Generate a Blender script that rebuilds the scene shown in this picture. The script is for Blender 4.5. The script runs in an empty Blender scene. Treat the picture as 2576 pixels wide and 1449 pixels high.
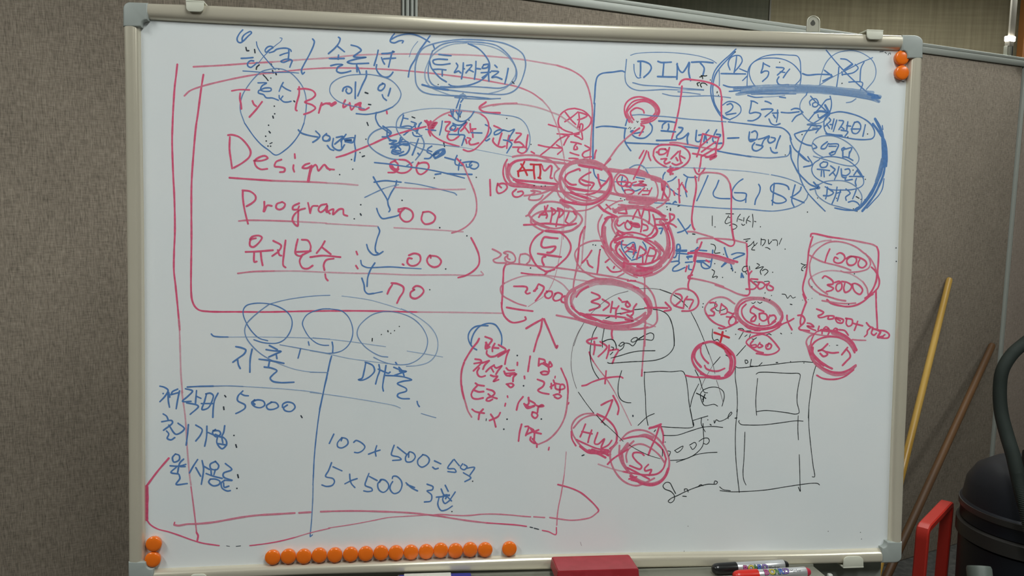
import bpy, bmesh, math, random
import numpy as np
from mathutils import Matrix, Vector
random.seed(7)
S = bpy.context.scene
COL = S.collection
# ------------------------------------------------------------------ camera
FPX, CX, CY = 2150.0, 1288.0, 724.5          # focal length and centre in pixels of a 2576 x 1449 frame
CAMH = 1.45
def nrm(v): v = np.array(v, float); return v/np.linalg.norm(v)
dn = nrm((-278, 17911, FPX))                  # plumb line seen by the camera (x right, y down, z forward)
Zc = -dn
Yc = nrm(np.array((0, 0, 1.0))-Zc*Zc[2])
Xc = np.cross(Yc, Zc)
RW = np.array([Xc, Yc, Zc])                   # camera vector -> world vector
CAM = np.array((0, 0, CAMH))
def ray(px, py): return RW @ np.array(((px-CX)/FPX, (py-CY)/FPX, 1.0))
def atz(px, py, z): return CAM+ray(px, py)*z  # point at depth z
def hit(px, py, p0, n):                       # point where a sight line meets a plane
    r = ray(px, py); return CAM+r*(np.dot(p0-CAM, n)/np.dot(r, n))
cd = bpy.data.cameras.new('camera'); cam = bpy.data.objects.new('camera', cd); COL.objects.link(cam)
cd.sensor_fit = 'HORIZONTAL'; cd.sensor_width = 36; cd.lens = FPX/2576*36
cd.clip_start = .02
c0, c1, c2 = RW @ (1, 0, 0), RW @ (0, -1, 0), RW @ (0, 0, -1)
cam.matrix_world = Matrix(((c0[0], c1[0], c2[0], CAM[0]), (c0[1], c1[1], c2[1], CAM[1]), (c0[2], c1[2], c2[2], CAM[2]), (0, 0, 0, 1)))
S.camera = cam
# ------------------------------------------------------------------ world and exposure
W = bpy.data.worlds.new('room_air'); S.world = W; W.use_nodes = True
W.node_tree.nodes['Background'].inputs[0].default_value = (.8, .85, .8, 1)
W.node_tree.nodes['Background'].inputs[1].default_value = .02
vs = S.view_settings; vs.view_transform = 'Standard'; vs.look = 'None'; vs.gamma = 1; vs.use_curve_mapping = False
vs.exposure = 0.0
S.cycles.transparent_max_bounces = 64
LAMP_POWER = 22.0                              # radiance of the ceiling panels
LAMPS = [((.30, .10), (.30, 1.20)), ((1.95, .35), (.30, 1.20)), ((1.45, 1.95), (1.20, .30)), ((1.9, 3.6), (1.20, .30)), ((-1.55, -.1), (.30, 1.20))]   # centre (x, y) and size of each ceiling panel; last three added to brighten walls, board
# ------------------------------------------------------------------ helpers
def mat(name, col, rough=.5, metal=0, spec=.5, alpha=1, emit=0):
    m = bpy.data.materials.new(name); m.use_nodes = True
    b = m.node_tree.nodes['Principled BSDF']
    b.inputs['Base Color'].default_value = (*col, 1); b.inputs['Roughness'].default_value = rough
    b.inputs['Metallic'].default_value = metal; b.inputs['Specular IOR Level'].default_value = spec
    b.inputs['Alpha'].default_value = alpha
    if emit:
        b.inputs['Emission Color'].default_value = (*col, 1); b.inputs['Emission Strength'].default_value = emit
    return m
def noise_mix(m, c1, c2, scale, vec=(1, 1, 1), detail=3, lo=.35, hi=.65, bump=0, dist=.001):
    t = m.node_tree; N = t.nodes; L = t.links; b = N['Principled BSDF']
    tc = N.new('ShaderNodeTexCoord'); mp = N.new('ShaderNodeMapping'); mp.inputs['Scale'].default_value = vec
    nz = N.new('ShaderNodeTexNoise'); nz.inputs['Scale'].default_value = scale; nz.inputs['Detail'].default_value = detail
    cr = N.new('ShaderNodeValToRGB'); cr.color_ramp.elements[0].position = lo; cr.color_ramp.elements[1].position = hi
    cr.color_ramp.elements[0].color = (*c1, 1); cr.color_ramp.elements[1].color = (*c2, 1)
    L.new(tc.outputs['Object'], mp.inputs[0]); L.new(mp.outputs[0], nz.inputs[0]); L.new(nz.outputs['Fac'], cr.inputs[0])
    L.new(cr.outputs[0], b.inputs['Base Color'])
    if bump:
        bp = N.new('ShaderNodeBump'); bp.inputs['Strength'].default_value = bump; bp.inputs['Distance'].default_value = dist
        L.new(nz.outputs['Fac'], bp.inputs['Height']); L.new(bp.outputs[0], b.inputs['Normal'])
    return m
def fabric(name, c, amt=.22, sx=470, sz=60):
    m = mat(name, c, .95, spec=.1); t = m.node_tree; N = t.nodes; L = t.links; b = N['Principled BSDF']
    tc = N.new('ShaderNodeTexCoord'); outs = []
    for vec in ((sx, sx, sz), (sz, sz, sx), (9, 9, 5)):
        mp = N.new('ShaderNodeMapping'); mp.inputs['Scale'].default_value = vec
        nz = N.new('ShaderNodeTexNoise'); nz.inputs['Scale'].default_value = 1; nz.inputs['Detail'].default_value = 2
        L.new(tc.outputs['Object'], mp.inputs[0]); L.new(mp.outputs[0], nz.inputs[0]); outs.append(nz.outputs['Fac'])
    def mth(op, a, bb):
        n = N.new('ShaderNodeMath'); n.operation = op
        for i, v in enumerate((a, bb)):
            if isinstance(v, (int, float)): n.inputs[i].default_value = v
            else: L.new(v, n.inputs[i])
        return n.outputs[0]
    a = mth('MULTIPLY', mth('SUBTRACT', outs[0], .5), 1.5)
    bb = mth('MULTIPLY', mth('SUBTRACT', outs[1], .5), .9)
    cc = mth('MULTIPLY', mth('SUBTRACT', outs[2], .5), .25)
    s = mth('ADD', mth('MULTIPLY', mth('ADD', mth('ADD', a, bb), cc), amt*4), 1.0)
    mx = N.new('ShaderNodeMix'); mx.data_type = 'RGBA'; mx.blend_type = 'MULTIPLY'; mx.inputs['Factor'].default_value = 1
    mx.inputs['A'].default_value = (*c, 1)
    cmb = N.new('ShaderNodeCombineColor')
    for i in range(3): L.new(s, cmb.inputs[i])
    L.new(cmb.outputs[0], mx.inputs['B']); L.new(mx.outputs['Result'], b.inputs['Base Color'])
    return m
def tag(o, label=None, cat=None, group=None, kind=None):
    if label: o['label'] = label
    if cat: o['category'] = cat
    if group: o['group'] = group
    if kind: o['kind'] = kind
    return o
MW = {}                                        # world matrices as numpy, kept by object name
def frame_matrix(p, x, y, z):
    m = np.eye(4); m[:3, 0] = x; m[:3, 1] = y; m[:3, 2] = z; m[:3, 3] = p; return m
def empty(name, m, label=None, cat=None, group=None):
    o = bpy.data.objects.new(name, None); COL.objects.link(o); o.empty_display_size = .05
    if not isinstance(m, np.ndarray) or m.shape != (4, 4):
        p = m; m = np.eye(4); m[:3, 3] = p
    o.matrix_world = Matrix(m.tolist()); MW[o.name] = m
    return tag(o, label, cat, group)
def mesh_obj(name, verts, faces, mats, parent=None, smooth=40, midx=None, local=False, label=None, base=None):
    """verts in world coordinates; stored relative to the parent (or to base)"""
    V = np.array(verts, float)
    m = MW[parent.name] if parent else (frame_matrix(base, (1, 0, 0), (0, 1, 0), (0, 0, 1)) if base is not None else np.eye(4))
    if not local:
        V = (np.c_[V, np.ones(len(V))] @ np.linalg.inv(m).T)[:, :3]
    me = bpy.data.meshes.new(name); me.from_pydata(V.tolist(), [], faces)
    for q in (mats if isinstance(mats, list) else [mats]): me.materials.append(q)
    if midx is not None: me.polygons.foreach_set('material_index', midx)
    if smooth:
        me.polygons.foreach_set('use_smooth', [True]*len(me.polygons)); me.set_sharp_from_angle(angle=math.radians(smooth))
    me.update()
    o = bpy.data.objects.new(name, me); COL.objects.link(o)
    if parent: o.parent = parent; MW[o.name] = m
    else: o.matrix_world = Matrix(m.tolist()); MW[o.name] = m
    if label: o['label'] = label
    return o
def box_geo(c, ax, half, bev=0, seg=2):
    """box centred at c with axes ax (3 unit vectors) and half sizes; returns verts, faces"""
    bm = bmesh.new(); bmesh.ops.create_cube(bm, size=2)
    for v in bm.verts: v.co = Vector((v.co.x*half[0], v.co.y*half[1], v.co.z*half[2]))
    if bev: bmesh.ops.bevel(bm, geom=bm.edges[:], offset=bev, segments=seg, affect='EDGES', profile=.5)
    bmesh.ops.recalc_face_normals(bm, faces=bm.faces[:])
    bm.verts.index_update()
    A = np.array(ax)
    V = [np.array(c)+np.array(v.co) @ A for v in bm.verts]; F = [[v.index for v in f.verts] for f in bm.faces]
    bm.free(); return V, F
def join(*gs):
    V = []; F = []
    for v, f in gs:
        n = len(V); V += list(v); F += [[i+n for i in q] for q in f]
    return V, F
def lathe_geo(p, axis, prof, n=32):
    """prof: list of (distance along axis, radius)"""
    axis = nrm(axis); a = np.array((1, 0, 0)) if abs(axis[0]) < .9 else np.array((0, 1, 0))
    u = nrm(np.cross(axis, a)); w = np.cross(axis, u); V = []; F = []
    for t, r in prof:
        for k in range(n):
            q = 2*math.pi*k/n; V.append(np.array(p)+axis*t+(u*math.cos(q)+w*math.sin(q))*r)
    for i in range(len(prof)-1):
        for k in range(n):
            k2 = (k+1) % n; F.append([i*n+k, i*n+k2, (i+1)*n+k2, (i+1)*n+k])
    F.append(list(range(n))[::-1]); F.append([(len(prof)-1)*n+k for k in range(n)])
    return V, F
def catmull(P, step):
    """centripetal Catmull-Rom through the points, resampled about every `step`"""
    P = [np.array(p, float) for p in P]
    Q = [P[0]]
    for p in P[1:]:
        if np.linalg.norm(p-Q[-1]) > 1e-9: Q.append(p)
    if len(Q) < 3:
        if len(Q) == 1: return Q
        n = max(1, int(np.linalg.norm(Q[1]-Q[0])/step)); return [Q[0]+(Q[1]-Q[0])*i/n for i in range(n+1)]
    closed = np.linalg.norm(Q[0]-Q[-1]) < 1e-9
    E = [2*Q[0]-Q[1]]+Q+[2*Q[-1]-Q[-2]]
    out = []
    for i in range(1, len(E)-2):
        p0, p1, p2, p3 = E[i-1:i+3]
        t0 = 0; t1 = t0+np.linalg.norm(p1-p0)**.5; t2 = t1+np.linalg.norm(p2-p1)**.5; t3 = t2+np.linalg.norm(p3-p2)**.5
        n = max(2, int(math.ceil(np.linalg.norm(p2-p1)/step)))
        for k in range(n):
            t = t1+(t2-t1)*k/n
            a1 = (t1-t)/(t1-t0)*p0+(t-t0)/(t1-t0)*p1; a2 = (t2-t)/(t2-t1)*p1+(t-t1)/(t2-t1)*p2; a3 = (t3-t)/(t3-t2)*p2+(t-t2)/(t3-t2)*p3
            b1 = (t2-t)/(t2-t0)*a1+(t-t0)/(t2-t0)*a2; b2 = (t3-t)/(t3-t1)*a2+(t-t1)/(t3-t1)*a3
            out.append((t2-t)/(t2-t1)*b1+(t-t1)/(t2-t1)*b2)
    out.append(Q[-1]); return out
def tube_geo(path, rad, n=14):
    """path: points; rad: radius or list of radii"""
    path = [np.array(p, float) for p in path]; V = []; F = []; u = None
    for i, p in enumerate(path):
        t = nrm(path[min(i+1, len(path)-1)]-path[max(i-1, 0)])
        if u is None: u = nrm(np.cross(t, (0.31, .2, .93)))
        u = nrm(u-t*np.dot(u, t)); w = np.cross(t, u); r = rad[i] if hasattr(rad, '__len__') else rad
        for k in range(n):
            q = 2*math.pi*k/n; V.append(p+(u*math.cos(q)+w*math.sin(q))*r)
    for i in range(len(path)-1):
        for k in range(n):
            k2 = (k+1) % n; F.append([i*n+k, i*n+k2, (i+1)*n+k2, (i+1)*n+k])
    F.append(list(range(n))[::-1]); F.append([(len(path)-1)*n+k for k in range(n)])
    return V, F
def prism_geo(poly, tr, h0, h1, bev=0, seg=2):
    """outline (list of 2D points) between heights h0 and h1; tr maps (x, y, h) arrays to world"""
    bm = bmesh.new()
    vs_ = [bm.verts.new((p[0], p[1], h0)) for p in poly]; f = bm.faces.new(vs_)
    r = bmesh.ops.extrude_face_region(bm, geom=[f]); top = [v for v in r['geom'] if isinstance(v, bmesh.types.BMVert)]
    for v in top: v.co.z = h1
    bmesh.ops.recalc_face_normals(bm, faces=bm.faces[:])
    if bev:
        es = [e for e in bm.edges if all(abs(v.co.z-h1) < 1e-7 for v in e.verts)]
        bmesh.ops.bevel(bm, geom=es, offset=bev, segments=seg, affect='EDGES', profile=.5)
    bm.verts.index_update()
    V = [tr(v.co.x, v.co.y, v.co.z) for v in bm.verts]; F = [[v.index for v in q.verts] for q in bm.faces]
    bm.free(); return V, F
# ------------------------------------------------------------------ the board's plane, from its four inner corners
def board_frame():
    P = [(355, 49), (2283.6, 128), (2231.6, 1378), (366.8, 1431)]
    A = []
    for (X, Y), p in zip([(0, 0), (1, 0), (1, 1), (0, 1)], P):
        x, y = (p[0]-CX)/FPX, (p[1]-CY)/FPX
        A.append([X, Y, 1, 0, 0, 0, -x*X, -x*Y, -x]); A.append([0, 0, 0, X, Y, 1, -y*X, -y*Y, -y])
    H = np.linalg.svd(np.array(A))[2][-1].reshape(3, 3)
    H = H/np.linalg.norm(H[:, 0])*1.15
    if H[2, 2] < 0: H = -H
    e1 = nrm(H[:, 0]); e2 = H[:, 1]; hh = np.linalg.norm(e2); e2 = nrm(e2-e1*np.dot(e1, e2)); n = -np.cross(e1, e2)
    return CAM+RW @ H[:, 2], RW @ e1, RW @ e2, RW @ n, hh
BO, BU, BV, BN, BH = board_frame()             # corner, right, down, towards the viewer, height
BC = BO+BU*.575+BV*(BH+.025)                   # middle of the lower edge
def onb(px, py, h=0): return hit(px, py, BO+BN*h, BN)
def uv(px, py, h=0):
    q = onb(px, py, h)-BO; return np.array((np.dot(q, BU), np.dot(q, BV)))
def bw(u, v, h): return BO+BU*u+BV*v+BN*h
# ------------------------------------------------------------------ the partition wall's plane
WU = nrm(RW @ np.array((3955, -197, FPX))); WU[2] = 0; WU = nrm(WU)
WN = np.array((WU[1], -WU[0], 0.0))            # towards the viewer
WP = atz(1020, 400, 2.2)
def onw(px, py, h=0): return hit(px, py, WP+WN*h, WN)
def wu(p): return np.dot(np.array(p)-WP, WU)
def ww(u, z, h=0): q = WP+WU*u+WN*h; return np.array((q[0], q[1], z))
# ------------------------------------------------------------------ materials
M = {}
M['fabric'] = fabric('partition_fabric', (.29, .245, .195))
M['fabric_right'] = fabric('partition_fabric_right', (.29, .24, .20), .14)
M['wall_olive'] = fabric('olive_wall', (.21, .21, .155), .09, 60, 3)
M['wall_brown'] = fabric('brown_wall', (.40, .35, .23), .09, 60, 3)
M['trim'] = mat('grey_trim', (.40, .42, .38), .45, .1)
M['groove'] = mat('dark_groove', (.02, .02, .018), .8)
M['orange_post'] = mat('orange_post', (.35, .13, .03), .5)
M['floor'] = noise_mix(mat('floor_carpet', (.07, .07, .065), .9), (.05, .05, .047), (.09, .088, .08), 40)
M['ceiling'] = noise_mix(mat('ceiling_board', (.7, .7, .66), .9), (.66, .66, .62), (.74, .74, .7), 30)
M['wall'] = noise_mix(mat('room_wall', (.4, .38, .33), .9), (.38, .36, .31), (.42, .4, .35), 6)
M['panel'] = noise_mix(mat('white_board', (.78, .82, .82), .32, spec=.35), (.75, .79, .80), (.79, .81, .81), 5, detail=5)
M['rail'] = noise_mix(mat('champagne_rail', (.66, .61, .49), .24, .35), (.64, .59, .47), (.69, .635, .515), 3, vec=(1, 1, 1))
M['cap'] = mat('grey_cap', (.33, .36, .34), .42)
M['clip'] = mat('cream_clip', (.62, .62, .52), .45)
M['zinc'] = mat('zinc_plate', (.42, .41, .34), .38, .6)
M['hole'] = mat('keyhole_dark', (.06, .06, .05), .8)
M['steel'] = mat('grey_steel', (.33, .35, .31), .5, .2)
M['tray'] = mat('tray_grey', (.30, .30, .25), .42, .4)
M['magnet'] = mat('orange_plastic', (.86, .17, .012), .22, spec=.5)
M['magnet_back'] = mat('magnet_core', (.05, .045, .04), .6)
M['eraser_red'] = noise_mix(mat('red_plastic', (.36, .025, .035), .4), (.34, .022, .03), (.39, .03, .042), 60)
M['felt'] = noise_mix(mat('grey_felt', (.1, .1, .1), 1), (.07, .07, .07), (.13, .13, .13), 300)
M['blue'] = mat('blue_foam', (.03, .035, .30), .6)
M['white'] = mat('white_card', (.75, .76, .7), .5)
M['black'] = mat('black_plastic', (.012, .012, .012), .25)
M['silver'] = mat('silver_barrel', (.62, .62, .63), .28, .6)
M['red'] = mat('red_cap', (.62, .02, .012), .3)
M['crimson'] = mat('crimson_plug', (.45, .02, .05), .35)
for k, c in dict(mag=(.38, .06, .2), yel=(.5, .4, .04), grn=(.07, .17, .06), blu=(.06, .12, .42), pur=(.2, .12, .35)).items(): M[k] = mat('print_'+k, c, .45)
M['gold'] = noise_mix(mat('golden_wood', (.42, .25, .05), .35), (.34, .19, .03), (.55, .35, .09), 30, vec=(1, 1, .06), detail=4)
M['brown'] = noise_mix(mat('brown_wood', (.15, .075, .03), .55), (.075, .036, .014), (.15, .072, .026), 30, vec=(1, 1, .06), detail=4)
M['trolley'] = mat('red_frame', (.42, .022, .013), .42)
M['navy'] = mat('navy_plastic', (.006, .008, .014), .45)
M['band'] = mat('dark_band', (.03, .028, .026), .45)
M['hose'] = mat('grey_hose', (.045, .056, .05), .5)
M['pipe'] = mat('grey_pipe', (.10, .12, .105), .5)
M['tape'] = mat('pale_strip', (.32, .29, .24), .6)
M['lens'] = mat('glow_block', (1, .98, .92), .3, emit=9)
M['diffuser'] = mat('lamp_diffuser', (.96, 1, .97), .5, emit=LAMP_POWER)
M['housing'] = mat('lamp_housing', (.75, .75, .72), .5)
INK = dict(r=(.78, .115, .23), R=(.74, .05, .08), b=(.10, .235, .53), d=(.04, .055, .075), k=(.018, .024, .026))
def ink(c, s):
    key = 'ink_'+c+s
    if key in M: return M[key]
    k = {'': 0, 'm': .22, 'f': .46}[s]     # dried, half wiped ink is paler
    m = mat(key, tuple(v+(w-v)*k for v, w in zip(INK[c], {'b': (.42, .60, .82)}.get(c, (.84, .62, .70)))), .45, spec=.3); t = m.node_tree; N = t.nodes; L = t.links
    a = {'': .93, 'm': .76, 'f': .58}[s]
    tc = N.new('ShaderNodeTexCoord'); nz = N.new('ShaderNodeTexNoise'); nz.inputs['Scale'].default_value = 210; nz.inputs['Detail'].default_value = 2
    mr = N.new('ShaderNodeMapRange'); mr.inputs['From Min'].default_value = .3; mr.inputs['From Max'].default_value = .7
    mr.inputs['To Min'].default_value = max(0, a-.14); mr.inputs['To Max'].default_value = min(1, a+.10)
    L.new(tc.outputs['Object'], nz.inputs[0]); L.new(nz.outputs['Fac'], mr.inputs[0]); L.new(mr.outputs[0], N['Principled BSDF'].inputs['Alpha'])
    M[key] = m; return m
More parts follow.
